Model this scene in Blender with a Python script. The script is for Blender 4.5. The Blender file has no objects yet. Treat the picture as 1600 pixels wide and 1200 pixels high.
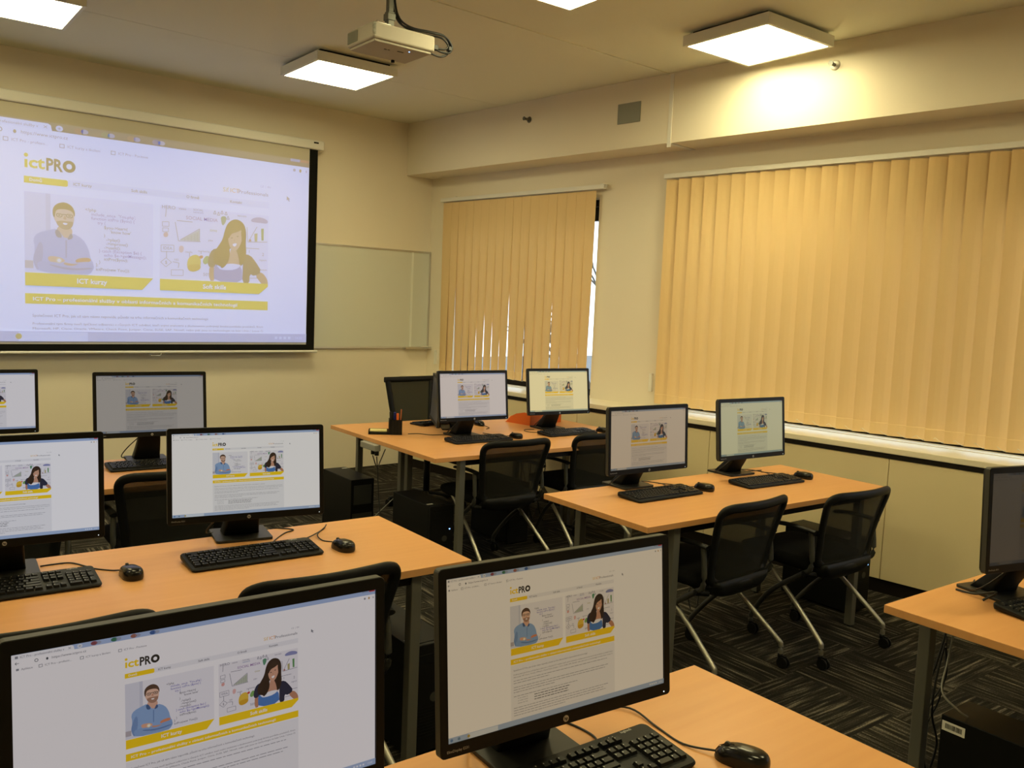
import bpy, math, random
from mathutils import Vector, Matrix
random.seed(7)
sc = bpy.context.scene
C = sc.collection
PI = math.pi

# ---------------------------------------------------------------- camera, world, exposure
cam_d = bpy.data.cameras.new('camera')
cam = bpy.data.objects.new('camera', cam_d)
C.objects.link(cam)
sc.camera = cam
CR = [(0.7690896119, -0.6377543085, 0.0420786268), (-0.0275901407, -0.0989025285, -0.9947145691), (0.6385451848, 0.7638636867, -0.0936606383)]
R3 = Matrix(((CR[0][0], -CR[1][0], -CR[2][0]), (CR[0][1], -CR[1][1], -CR[2][1]), (CR[0][2], -CR[1][2], -CR[2][2])))
cam.matrix_world = Matrix.Translation((0, 0, 1.64)) @ R3.to_4x4()
cam_d.sensor_width = 36.0
cam_d.lens = 36.0 * 1350 / 1600
cam_d.clip_start = 0.02
cam_d.clip_end = 200

world = bpy.data.worlds.new('world')
sc.world = world
world.use_nodes = True
bg = world.node_tree.nodes['Background']
bg.inputs[0].default_value = (0.70, 0.86, 1.0, 1)
bg.inputs[1].default_value = 3.2

vs = sc.view_settings
vs.view_transform = 'Standard'
vs.look = 'None'
vs.exposure = 0.0
vs.gamma = 1.0
vs.use_curve_mapping = False
PANEL = 20.6                     # radiance of the ceiling panels
PANEL_COL = (1.0, 0.89, 0.48)

# ---------------------------------------------------------------- room numbers
XS, YF = 4.5997, 7.2177
PHI = -0.0776568
ZC, ZS = 3.305, 2.818
DS = (-math.sin(PHI), -math.cos(PHI))        # along the window wall, toward the camera
DN = (math.cos(PHI), -math.sin(PHI))         # out through the window wall


def W(s, n, z):
    return Vector((XS + DS[0] * s + DN[0] * n, YF + DS[1] * s + DN[1] * n, z))


# ---------------------------------------------------------------- materials
def lin(h):
    if isinstance(h, str):
        h = h.lstrip('#')
        v = [int(h[i:i + 2], 16) / 255 for i in (0, 2, 4)]
    else:
        v = h
    return tuple(((c / 12.92) if c <= 0.04045 else ((c + 0.055) / 1.055) ** 2.4) for c in v)


def mat(name, col, rough=0.5, metal=0.0, spec=0.5, emis=None, estr=0.0, bump=None, coat=0.0):
    m = bpy.data.materials.new(name)
    m.use_nodes = True
    b = m.node_tree.nodes['Principled BSDF']
    b.inputs['Base Color'].default_value = (*col, 1)
    b.inputs['Roughness'].default_value = rough
    b.inputs['Metallic'].default_value = metal
    b.inputs['Specular IOR Level'].default_value = spec
    if coat:
        b.inputs['Coat Weight'].default_value = coat
    if emis:
        b.inputs['Emission Color'].default_value = (*emis, 1)
        b.inputs['Emission Strength'].default_value = estr
    if bump:
        nt = m.node_tree
        tc = nt.nodes.new('ShaderNodeTexCoord')
        n = nt.nodes.new('ShaderNodeTexNoise')
        n.inputs['Scale'].default_value = bump[0]
        n.inputs['Detail'].default_value = 3
        bp = nt.nodes.new('ShaderNodeBump')
        bp.inputs['Strength'].default_value = bump[1]
        bp.inputs['Distance'].default_value = 0.002
        nt.links.new(tc.outputs['Object'], n.inputs['Vector'])
        nt.links.new(n.outputs['Fac'], bp.inputs['Height'])
        nt.links.new(bp.outputs['Normal'], b.inputs['Normal'])
    return m


def mottled(name, c1, c2, scale, rough=0.6, bump=0.0, spec=0.4):
    m = mat(name, c1, rough, spec=spec)
    nt = m.node_tree
    b = nt.nodes['Principled BSDF']
    tc = nt.nodes.new('ShaderNodeTexCoord')
    mp = nt.nodes.new('ShaderNodeMapping')
    mp.inputs['Scale'].default_value = scale
    n = nt.nodes.new('ShaderNodeTexNoise')
    n.inputs['Scale'].default_value = 1.0
    n.inputs['Detail'].default_value = 5
    mx = nt.nodes.new('ShaderNodeMix')
    mx.data_type = 'RGBA'
    mx.inputs[6].default_value = (*c1, 1)
    mx.inputs[7].default_value = (*c2, 1)
    nt.links.new(tc.outputs['Object'], mp.inputs['Vector'])
    nt.links.new(mp.outputs[0], n.inputs['Vector'])
    nt.links.new(n.outputs['Fac'], mx.inputs[0])
    nt.links.new(mx.outputs[2], b.inputs['Base Color'])
    if bump:
        bp = nt.nodes.new('ShaderNodeBump')
        bp.inputs['Strength'].default_value = bump
        bp.inputs['Distance'].default_value = 0.002
        nt.links.new(n.outputs['Fac'], bp.inputs['Height'])
        nt.links.new(bp.outputs[0], b.inputs['Normal'])
    return m


def carpet_mat():
    m = mat('carpet_tiles', (0.05, 0.04, 0.03), 0.95, spec=0.15)
    nt = m.node_tree
    b = nt.nodes['Principled BSDF']
    N = nt.nodes.new
    L = nt.links.new
    tc = N('ShaderNodeTexCoord')
    rot = N('ShaderNodeMapping')
    rot.inputs['Rotation'].default_value = (0, 0, math.radians(3.4))
    L(tc.outputs['Object'], rot.inputs['Vector'])
    ck = N('ShaderNodeTexChecker')
    ck.inputs['Scale'].default_value = 2.0
    ck.inputs['Color1'].default_value = (0, 0, 0, 1)
    ck.inputs['Color2'].default_value = (1, 1, 1, 1)
    off = N('ShaderNodeVectorMath')
    off.operation = 'MULTIPLY'
    off.inputs[1].default_value = (1, 1, 0)
    L(rot.outputs[0], off.inputs[0])
    add = N('ShaderNodeVectorMath')
    add.operation = 'ADD'
    add.inputs[1].default_value = (20.13, 20.21, 0.1)
    L(off.outputs[0], add.inputs[0])
    L(add.outputs[0], ck.inputs['Vector'])
    outs = []
    for i, sca in enumerate(((3.0, 58, 1), (58, 3.0, 1))):
        mp = N('ShaderNodeMapping')
        mp.inputs['Scale'].default_value = sca
        mp.inputs['Location'].default_value = (i * 7.3, i * 3.1, 0)
        L(rot.outputs[0], mp.inputs['Vector'])
        n = N('ShaderNodeTexNoise')
        n.inputs['Scale'].default_value = 1.0
        n.inputs['Detail'].default_value = 2.5
        n.inputs['Roughness'].default_value = 0.6
        L(mp.outputs[0], n.inputs['Vector'])
        outs.append(n)
    mx = N('ShaderNodeMix')
    mx.data_type = 'FLOAT'
    L(ck.outputs['Fac'], mx.inputs[0])
    L(outs[0].outputs['Fac'], mx.inputs[2])
    L(outs[1].outputs['Fac'], mx.inputs[3])
    fine = N('ShaderNodeTexNoise')
    fine.inputs['Scale'].default_value = 160
    fine.inputs['Detail'].default_value = 2
    L(tc.outputs['Object'], fine.inputs['Vector'])
    am = N('ShaderNodeMath')
    am.operation = 'MULTIPLY_ADD'
    am.inputs[1].default_value = 0.28
    L(fine.outputs['Fac'], am.inputs[0])
    L(mx.outputs[0], am.inputs[2])
    ramp = N('ShaderNodeValToRGB')
    e = ramp.color_ramp.elements
    e[0].position = 0.50
    e[0].color = (0.007, 0.006, 0.0045, 1)
    e[1].position = 0.86
    e[1].color = (0.19, 0.165, 0.125, 1)
    for p, c in ((0.61, (0.013, 0.0115, 0.009, 1)), (0.69, (0.028, 0.0245, 0.019, 1)), (0.75, (0.072, 0.063, 0.049, 1))):
        k = e.new(p)
        k.color = c
    L(am.outputs[0], ramp.inputs[0])
    L(ramp.outputs[0], b.inputs['Base Color'])
    bp = N('ShaderNodeBump')
    bp.inputs['Strength'].default_value = 0.5
    bp.inputs['Distance'].default_value = 0.003
    L(fine.outputs['Fac'], bp.inputs['Height'])
    L(bp.outputs[0], b.inputs['Normal'])
    return m


def seethrough(name, col, dens, rough=0.8):
    m = bpy.data.materials.new(name)
    m.use_nodes = True
    nt = m.node_tree
    b = nt.nodes['Principled BSDF']
    b.inputs['Base Color'].default_value = (*col, 1)
    b.inputs['Roughness'].default_value = rough
    b.inputs['Specular IOR Level'].default_value = 0.2
    t = nt.nodes.new('ShaderNodeBsdfTransparent')
    mx = nt.nodes.new('ShaderNodeMixShader')
    mx.inputs[0].default_value = dens
    nt.links.new(t.outputs[0], mx.inputs[1])
    nt.links.new(b.outputs[0], mx.inputs[2])
    nt.links.new(mx.outputs[0], nt.nodes['Material Output'].inputs[0])
    return m


def blind_mat():
    m = bpy.data.materials.new('blind_fabric')
    m.use_nodes = True
    nt = m.node_tree
    b = nt.nodes['Principled BSDF']
    b.inputs['Base Color'].default_value = (*lin((0.96, 0.84, 0.62)), 1)
    b.inputs['Roughness'].default_value = 0.85
    b.inputs['Specular IOR Level'].default_value = 0.15
    t = nt.nodes.new('ShaderNodeBsdfTranslucent')
    t.inputs[0].default_value = (0.90, 0.76, 0.52, 1)
    mx = nt.nodes.new('ShaderNodeMixShader')
    mx.inputs[0].default_value = 0.24
    nt.links.new(b.outputs[0], mx.inputs[1])
    nt.links.new(t.outputs[0], mx.inputs[2])
    nt.links.new(mx.outputs[0], nt.nodes['Material Output'].inputs[0])
    return m


def page_mat(name, tint, strength, rough=0.35, base=(0.012, 0.012, 0.012), spec=0.35):
    """an emissive page, on a display or standing for projector light: every face of the page carries its own colour"""
    m = mat(name, base, rough, spec=spec)
    nt = m.node_tree
    b = nt.nodes['Principled BSDF']
    a = nt.nodes.new('ShaderNodeAttribute')
    a.attribute_name = 'ink'
    mx = nt.nodes.new('ShaderNodeMix')
    mx.data_type = 'RGBA'
    mx.blend_type = 'MULTIPLY'
    mx.inputs[0].default_value = 1.0
    mx.inputs[7].default_value = (*tint, 1)
    nt.links.new(a.outputs['Color'], mx.inputs[6])
    nt.links.new(mx.outputs[2], b.inputs['Emission Color'])
    b.inputs['Emission Strength'].default_value = strength
    return m


M = {}
M['wall'] = mottled('wall_paint', (0.83, 0.75, 0.60), (0.80, 0.72, 0.57), (3, 3, 3), 0.85, 0.0, 0.2)
M['ceiling'] = mottled('ceiling_paint', (0.80, 0.78, 0.62), (0.78, 0.76, 0.60), (1.2, 1.2, 1.2), 0.9, 0.0, 0.15)
M['carpet'] = carpet_mat()
M['panel'] = mottled('cream_panel', (0.77, 0.64, 0.38), (0.75, 0.62, 0.36), (2, 2, 2), 0.55, 0, 0.3)
M['sill'] = mat('sill_laminate', (0.80, 0.72, 0.54), 0.35)
M['dark'] = mat('dark_trim', (0.009, 0.006, 0.004), 0.6, spec=0.2)
M['beech'] = mottled('beech_laminate', lin('#dda468'), lin('#d0935a'), (2.2, 34, 8), 0.36, 0.0, 0.45)
M['beech_edge'] = mat('beech_edge', lin('#c98a50'), 0.45)
M['leg'] = mat('grey_powder_metal', (0.17, 0.165, 0.14), 0.45, 0.4)
M['chrome'] = mat('satin_silver', (0.42, 0.40, 0.34), 0.42, 0.8)
M['greytube'] = mat('grey_tube', (0.07, 0.07, 0.062), 0.45, 0.4)
M['black'] = mat('black_plastic', (0.006, 0.006, 0.0055), 0.5, spec=0.22)
M['bezel'] = mat('bezel_plastic', (0.007, 0.006, 0.005), 0.45, spec=0.18)
M['casing_edge'] = mat('casing_plastic', (0.055, 0.052, 0.043), 0.5, spec=0.3)
M['key'] = mat('keycap_plastic', (0.007, 0.007, 0.0065), 0.42, spec=0.25)
M['ink_white'] = mat('white_print', (0.55, 0.55, 0.52), 0.6)
M['gloss'] = mat('glossy_black', (0.007, 0.007, 0.0065), 0.2, spec=0.35)
M['cushion'] = mottled('black_cloth', (0.006, 0.006, 0.006), (0.011, 0.011, 0.010), (60, 60, 60), 0.95, 0.2, 0.1)
M['mesh'] = seethrough('chair_mesh', (0.022, 0.021, 0.017), 0.74)
M['mesh_d'] = seethrough('task_chair_mesh', (0.045, 0.043, 0.028), 0.88)
M['penmesh'] = seethrough('wire_mesh', (0.012, 0.012, 0.011), 0.7)
M['cable'] = mat('cable_rubber', (0.010, 0.010, 0.010), 0.5)
M['cable_grey'] = mat('grey_cable', (0.30, 0.29, 0.25), 0.5)
M['white'] = mat('white_plastic', (0.78, 0.75, 0.67), 0.5)
M['offwhite'] = mat('cream_plastic', (0.80, 0.78, 0.68), 0.5)
M['alu'] = mat('aluminium', (0.62, 0.60, 0.55), 0.35, 0.8)
M['board'] = mat('whiteboard_enamel', (0.66, 0.67, 0.58), 0.22, spec=0.5)
M['blind'] = blind_mat()
M['glass'] = None
M['lamp'] = mat('lamp_diffuser', (0.9, 0.9, 0.9), 0.6, emis=PANEL_COL, estr=PANEL)
M['vent'] = mat('vent_grey', (0.26, 0.26, 0.21), 0.6)
M['orange'] = mat('orange_plastic', lin('#d2641e'), 0.4)
M['note'] = mat('yellow_paper', lin('#d9cf8f'), 0.8)
M['screen_black'] = mat('screen_border', (0.008, 0.008, 0.007), 0.8, spec=0.1)
M['fabric'] = mat('projection_fabric', (0.58, 0.53, 0.42), 0.9, spec=0.1)
M['proj'] = page_mat('self_lit_page', (0.33, 0.47, 1.06), 0.62, 0.9, (0.58, 0.53, 0.42), 0.1)  # emission stands in for the projector's light on the fabric
M['metal_dark'] = mat('steel', (0.13, 0.13, 0.11), 0.45, 0.5)
M['led_blue'] = mat('blue_light', (0.1, 0.2, 0.8), 0.5, emis=(0.2, 0.45, 1.0), estr=5)
M['led_white'] = mat('white_light', (0.8, 0.8, 0.8), 0.5, emis=(0.8, 0.9, 1.0), estr=1.2)
M['case'] = mat('tower_case', (0.005, 0.005, 0.0045), 0.5, spec=0.2)
M['case_top'] = mat('tower_panel', (0.007, 0.0065, 0.006), 0.5, spec=0.2)


def glass_mat():
    m = bpy.data.materials.new('window_glass')
    m.use_nodes = True
    nt = m.node_tree
    t = nt.nodes.new('ShaderNodeBsdfTransparent')
    g = nt.nodes.new('ShaderNodeBsdfGlossy')
    g.inputs['Roughness'].default_value = 0.02
    mx = nt.nodes.new('ShaderNodeMixShader')
    mx.inputs[0].default_value = 0.06
    nt.links.new(t.outputs[0], mx.inputs[1])
    nt.links.new(g.outputs[0], mx.inputs[2])
    nt.links.new(mx.outputs[0], nt.nodes['Material Output'].inputs[0])
    return m


M['glass'] = glass_mat()


# ---------------------------------------------------------------- mesh building
class MB:
    def __init__(self):
        self.v = []
        self.f = []
        self.mi = []
        self.sm = []

    def add(self, verts, faces, mi=0, smooth=False):
        o = len(self.v)
        self.v += [tuple(p) for p in verts]
        for f in faces:
            self.f.append(tuple(i + o for i in f))
            self.mi.append(mi)
            self.sm.append(smooth)
        return self

    def box(self, x0, x1, y0, y1, z0, z1, mi=0, top=None):
        v = [(x0, y0, z0), (x1, y0, z0), (x1, y1, z0), (x0, y1, z0), (x0, y0, z1), (x1, y0, z1), (x1, y1, z1), (x0, y1, z1)]
        if top:
            tx, ty = top
            v[4] = (x0 + tx, y0 + ty, z1); v[5] = (x1 - tx, y0 + ty, z1); v[6] = (x1 - tx, y1 - ty, z1); v[7] = (x0 + tx, y1 - ty, z1)
        return self.hexa(v, mi)

    def hexa(self, v, mi=0):
        return self.add(v, [(0, 3, 2, 1), (4, 5, 6, 7), (0, 1, 5, 4), (1, 2, 6, 5), (2, 3, 7, 6), (3, 0, 4, 7)], mi)

    def wbox(self, s0, s1, n0, n1, z0, z1, mi=0):
        """box in window-wall coordinates"""
        c = [W(s0, n0, z0), W(s0, n1, z0), W(s1, n1, z0), W(s1, n0, z0), W(s0, n0, z1), W(s0, n1, z1), W(s1, n1, z1), W(s1, n0, z1)]
        return self.hexa(c[::1], mi)

    def loft(self, loops, mi=0, smooth=True, cap0=True, cap1=True, closed=True):
        n = len(loops[0])
        v = [p for l in loops for p in l]
        f = []
        for a in range(len(loops) - 1):
            for i in range(n if closed else n - 1):
                j = (i + 1) % n
                f.append((a * n + i, a * n + j, (a + 1) * n + j, (a + 1) * n + i))
        self.add(v, f, mi, smooth)
        if cap0:
            self.add(loops[0], [tuple(range(n))[::-1]], mi, False)
        if cap1:
            self.add(loops[-1], [tuple(range(n))], mi, False)
        return self

    def sweep(self, path, ra, rb=None, seg=8, closed=False, up=(0, 0, 1), mi=0, smooth=True, power=1.0):
        rb = ra if rb is None else rb
        P = [Vector(p) for p in path]
        n = len(P)
        loops = []
        upv = Vector(up)
        for i in range(n):
            if closed:
                t = (P[(i + 1) % n] - P[i - 1]).normalized()
            else:
                t = (P[min(i + 1, n - 1)] - P[max(i - 1, 0)]).normalized()
            a = upv.cross(t)
            if a.length < 1e-4:
                a = Vector((1, 0, 0)).cross(t)
                if a.length < 1e-4:
                    a = Vector((0, 1, 0)).cross(t)
            a.normalize()
            b = t.cross(a).normalized()
            lp = []
            for k in range(seg):
                th = 2 * PI * k / seg
                cx, sx = math.cos(th), math.sin(th)
                cx = math.copysign(abs(cx) ** power, cx)
                sx = math.copysign(abs(sx) ** power, sx)
                lp.append(P[i] + a * cx * ra + b * sx * rb)
            loops.append(lp)
        if closed:
            loops.append(loops[0])
            return self.loft(loops, mi, smooth, False, False)
        return self.loft(loops, mi, smooth)

    def prism(self, pts, z0, z1, mi=0, smooth=False):
        return self.loft([[(x, y, z0) for x, y in pts], [(x, y, z1) for x, y in pts]], mi, smooth)

    def disc(self, c, r, h, axis='z', seg=20, mi=0, r2=None):
        r2 = r if r2 is None else r2
        lp = []
        for rr, d in ((r, 0), (r2, h)):
            l = []
            for k in range(seg):
                a = 2 * PI * k / seg
                u, w = rr * math.cos(a), rr * math.sin(a)
                if axis == 'z':
                    l.append((c[0] + u, c[1] + w, c[2] + d))
                elif axis == 'y':
                    l.append((c[0] + u, c[1] + d, c[2] + w))
                else:
                    l.append((c[0] + d, c[1] + u, c[2] + w))
            lp.append(l)
        return self.loft(lp, mi, True)

    def mesh(self, name, mats):
        me = bpy.data.meshes.new(name)
        me.from_pydata(self.v, [], self.f)
        for m in (mats if isinstance(mats, (list, tuple)) else [mats]):
            me.materials.append(m)
        me.polygons.foreach_set('material_index', self.mi)
        me.polygons.foreach_set('use_smooth', self.sm)
        me.update()
        return me

    def build(self, name, mats, parent=None, bevel=0.0, seg=2, loc=None, recalc=True):
        me = self.mesh(name, mats)
        if recalc:
            import bmesh
            bm = bmesh.new()
            bm.from_mesh(me)
            bmesh.ops.remove_doubles(bm, verts=bm.verts, dist=1e-6)
            bmesh.ops.recalc_face_normals(bm, faces=bm.faces)
            bm.to_mesh(me)
            bm.free()
        return link(name, me, parent, bevel, seg, loc)


def link(name, me, parent=None, bevel=0.0, seg=2, loc=None):
    o = bpy.data.objects.new(name, me)
    C.objects.link(o)
    if parent is not None:
        o.parent = parent
    if loc is not None:
        o.location = loc
    if bevel:
        b = o.modifiers.new('bevel', 'BEVEL')
        b.width = bevel
        b.segments = seg
        b.limit_method = 'ANGLE'
        b.angle_limit = math.radians(40)
        b.harden_normals = True
    return o


def tag(o, label=None, cat=None, group=None, kind=None):
    if label:
        o['label'] = label
    if cat:
        o['category'] = cat
    if group:
        o['group'] = group
    if kind:
        o['kind'] = kind
    return o


def thing(name, label, cat, loc=(0, 0, 0), yaw=0.0, group=None):
    o = bpy.data.objects.new(name, None)
    o.empty_display_size = 0.05
    C.objects.link(o)
    o.location = loc
    o.rotation_euler = (0, 0, math.radians(yaw))
    return tag(o, label, cat, group)


KIDS = {}


def copy_tree(o, parent=None):
    c = o.copy()
    C.objects.link(c)
    if parent is not None:
        c.parent = parent
    for ch in list(o.children):
        copy_tree(ch, c)
    return c


def place(proto, used, loc, yaw, label, group=None):
    """first call moves the original itself, later calls copy it with its parts"""
    o = proto if not used else copy_tree(proto)
    used.append(1)
    o.location = loc
    o.rotation_euler = (0, 0, math.radians(yaw))
    o['label'] = label
    if group:
        o['group'] = group
    return o


def smooth_path(pts, n=6, closed=False):
    """Catmull-Rom through the points"""
    P = [Vector(p) for p in pts]
    out = []
    m = len(P)
    rng = m if closed else m - 1
    for i in range(rng):
        p0 = P[(i - 1) % m] if closed else P[max(i - 1, 0)]
        p1 = P[i]
        p2 = P[(i + 1) % m] if closed else P[i + 1]
        p3 = P[(i + 2) % m] if closed else P[min(i + 2, m - 1)]
        for k in range(n):
            t = k / n
            out.append(0.5 * ((2 * p1) + (-p0 + p2) * t + (2 * p0 - 5 * p1 + 4 * p2 - p3) * t * t + (-p0 + 3 * p1 - 3 * p2 + p3) * t ** 3))
    if not closed:
        out.append(P[-1])
    return out


def rrect(x0, x1, y0, y1, r, k=4):
    pts = []
    for cx, cy, a0 in ((x1 - r, y0 + r, -90), (x1 - r, y1 - r, 0), (x0 + r, y1 - r, 90), (x0 + r, y0 + r, 180)):
        for i in range(k + 1):
            a = math.radians(a0 + 90 * i / k)
            pts.append((cx + r * math.cos(a), cy + r * math.sin(a)))
    return pts


# ---------------------------------------------------------------- text helper
def text_geo(strings):
    """strings: list of (text, bold) -> list of (verts, faces, width) at size 1, baseline 0, left 0"""
    obs = []
    for s, off in strings:
        cu = bpy.data.curves.new('lettering', 'FONT')
        cu.body = s
        cu.size = 1.0
        cu.resolution_u = 2
        cu.offset = off
        ob = bpy.data.objects.new('lettering', cu)
        C.objects.link(ob)
        obs.append(ob)
    dg = bpy.context.evaluated_depsgraph_get()
    dg.update()
    out = []
    for ob in obs:
        me = bpy.data.meshes.new_from_object(ob.evaluated_get(dg))
        vs_ = [(v.co.x, v.co.y) for v in me.vertices]
        fs_ = [tuple(p.vertices) for p in me.polygons]
        w = (max(v[0] for v in vs_) if vs_ else 0)
        out.append((vs_, fs_, w))
        bpy.data.meshes.remove(me)
    for ob in obs:
        cu = ob.data
        bpy.data.objects.remove(ob)
        bpy.data.curves.remove(cu)
    return out


# ================================================================ ROOM SHELL
def struct(name, mb, mats, bevel=0.0):
    o = mb.build(name, mats, None, bevel)
    o['kind'] = 'structure'
    return o


XL, YB = -3.2, -2.6
SE = 10.1
struct('floor', MB().box(XL - 0.2, 6.2, YB - 0.2, YF + 0.2, -0.08, 0.0), M['carpet'])
mb = MB()
mb.box(XL - 0.2, 6.2, YB - 0.2, 4.19, ZC, ZC + 0.15)
mb.box(XL - 0.2, 6.2, 4.21, 5.925, ZC, ZC + 0.15)
mb.box(XL - 0.2, 6.2, 5.93, YF + 0.2, ZC, ZC + 0.15)
mb.box(XL - 0.2, 6.2, 4.18, 4.22, ZC + 0.012, ZC + 0.16)
mb.box(XL - 0.2, 6.2, 5.92, 5.935, ZC + 0.006, ZC + 0.16)
struct('ceiling', mb, M['ceiling'])
struct('wall_front', MB().box(XL - 0.2, 5.4, YF, YF + 0.15, 0, ZC + 0.1), M['wall'])
struct('wall_left', MB().box(XL - 0.15, XL, YB, YF, 0, ZC + 0.1), M['wall'])
struct('wall_back', MB().box(XL - 0.2, 6.2, YB - 0.15, YB, 0, ZC + 0.1), M['wall'])
# window wall: inner face at n = 0.30, two openings
N0, N1 = 0.30, 0.50
O1 = (0.42, 2.195, 0.885, 2.52)
O2 = (2.98, 9.2, 0.885, 2.52)
mb = MB()
mb.wbox(-0.1, O1[0], N0, N1, 0, ZC + 0.1)
mb.wbox(O1[1], O2[0], N0, N1, 0, ZC + 0.1)
mb.wbox(O2[1], SE, N0, N1, 0, ZC + 0.1)
for o_ in (O1, O2):
    mb.wbox(o_[0], o_[1], N0, N1, 0, o_[2])
    mb.wbox(o_[0], o_[1], N0, N1, o_[3], ZC + 0.1)
struct('wall_right', mb, M['wall'])
# boxed soffit above the windows
struct('trim_1', MB().wbox(-0.05, SE, 0.0, 0.32, ZS, ZC + 0.05), M['wall'])
# curled joint strip on the soffit
mb = MB()
mb.wbox(3.055, 3.085, -0.006, 0.0, ZS - 0.03, ZC - 0.01)
mb.wbox(3.05, 3.09, -0.006, 0.30, ZS - 0.006, ZS)
struct('trim_2', mb, M['white'])
# strip across the ceiling
struct('trim_3', MB().box(XL, 4.84, 4.185, 4.215, ZC - 0.006, ZC + 0.013), M['ceiling'])
# sill board, dark band, cream front panel, plinth
struct('trim_4', MB().wbox(-0.02, SE, -0.012, N1, 0.845, 0.881), M['sill'], 0.004)
struct('trim_5', MB().wbox(-0.02, SE, -0.004, 0.05, 0.815, 0.845), M['dark'])
mb = MB()
s = 0.02
seams = [1.10, 2.33, 3.56, 4.796, 6.03, 7.26, 8.5, SE]
for e in seams:
    mb.wbox(s, e - 0.004, 0.0, 0.03, 0.085, 0.815)
    s = e
struct('wall_right_parapet', mb, M['panel'], 0.0015)
struct('baseboard_right', MB().wbox(-0.02, SE, 0.012, 0.06, 0.0, 0.085), M['dark'])
struct('baseboard_front', MB().box(XL, 4.6, YF - 0.012, YF + 0.01, 0.0, 0.004), M['dark'])
for nm, b_ in (('baseboard_left', (XL, XL + 0.012, YB, YF, 0, 0.06)), ('baseboard_back', (XL, 5.6, YB, YB + 0.012, 0, 0.06))):
    struct(nm, MB().box(*b_), M['dark'])


def window(name, o_, mull):
    s0, s1, z0, z1 = o_
    r = bpy.data.objects.new(name, None)
    C.objects.link(r)
    r['kind'] = 'structure'
    f = MB()
    t = 0.055
    a, b = N1 - 0.08, N1 - 0.015
    f.wbox(s0, s1, a, b, z0, z0 + t)
    f.wbox(s0, s1, a, b, z1 - t, z1)
    f.wbox(s0, s0 + t, a, b, z0 + t, z1 - t)
    f.wbox(s1 - 0.012, s1, a, b, z0 + t, z1 - t)
    for m in mull:
        f.wbox(m - t / 2, m + t / 2, a, b, z0 + t, z1 - t)
    f.wbox(s0, s1, a, b, z1 - 0.17, z1 - 0.06)
    f.build('window_frame', M['dark'], r)
    MB().wbox(s0 + 0.01, s1 - 0.01, N1 - 0.05, N1 - 0.044, z0 + 0.02, z1 - 0.02).build('pane', M['glass'], r)
    return r


window('window_1', O1, (1.3,))
window('window_2', O2, (5.0, 7.0))

# ---------------------------------------------------------------- outside
tree = thing('bare_tree', 'bare dark tree outside, seen through the slit beside the left blind', 'tree', (15.0, 13.6, -4.0))
mb = MB()


def branch(p, d, L_, r, depth):
    q = p + d * L_
    mb.sweep([p, (p + q) / 2 + Vector((random.uniform(-.04, .04) * L_, random.uniform(-.04, .04) * L_, 0)), q], r, seg=5)
    if depth == 0:
        return
    for _ in range(3):
        dd = (d + Vector((random.uniform(-.8, .8), random.uniform(-.8, .8), random.uniform(-.1, .5)))).normalized()
        branch(q, dd, L_ * random.uniform(.55, .75), r * .6, depth - 1)


branch(Vector((0, 0, 0)), Vector((0, 0, 1)), 2.6, 0.16, 5)
mb.build('branches', mat('bark', (0.07, 0.06, 0.05), 0.9), tree, recalc=False)
mb = MB()
mb.box(7, 90, -40, 70, -4.2, -4.0)
g = mb.build('ground_outside', mat('asphalt', (0.12, 0.12, 0.12), 0.9))
g['kind'] = 'structure'


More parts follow.
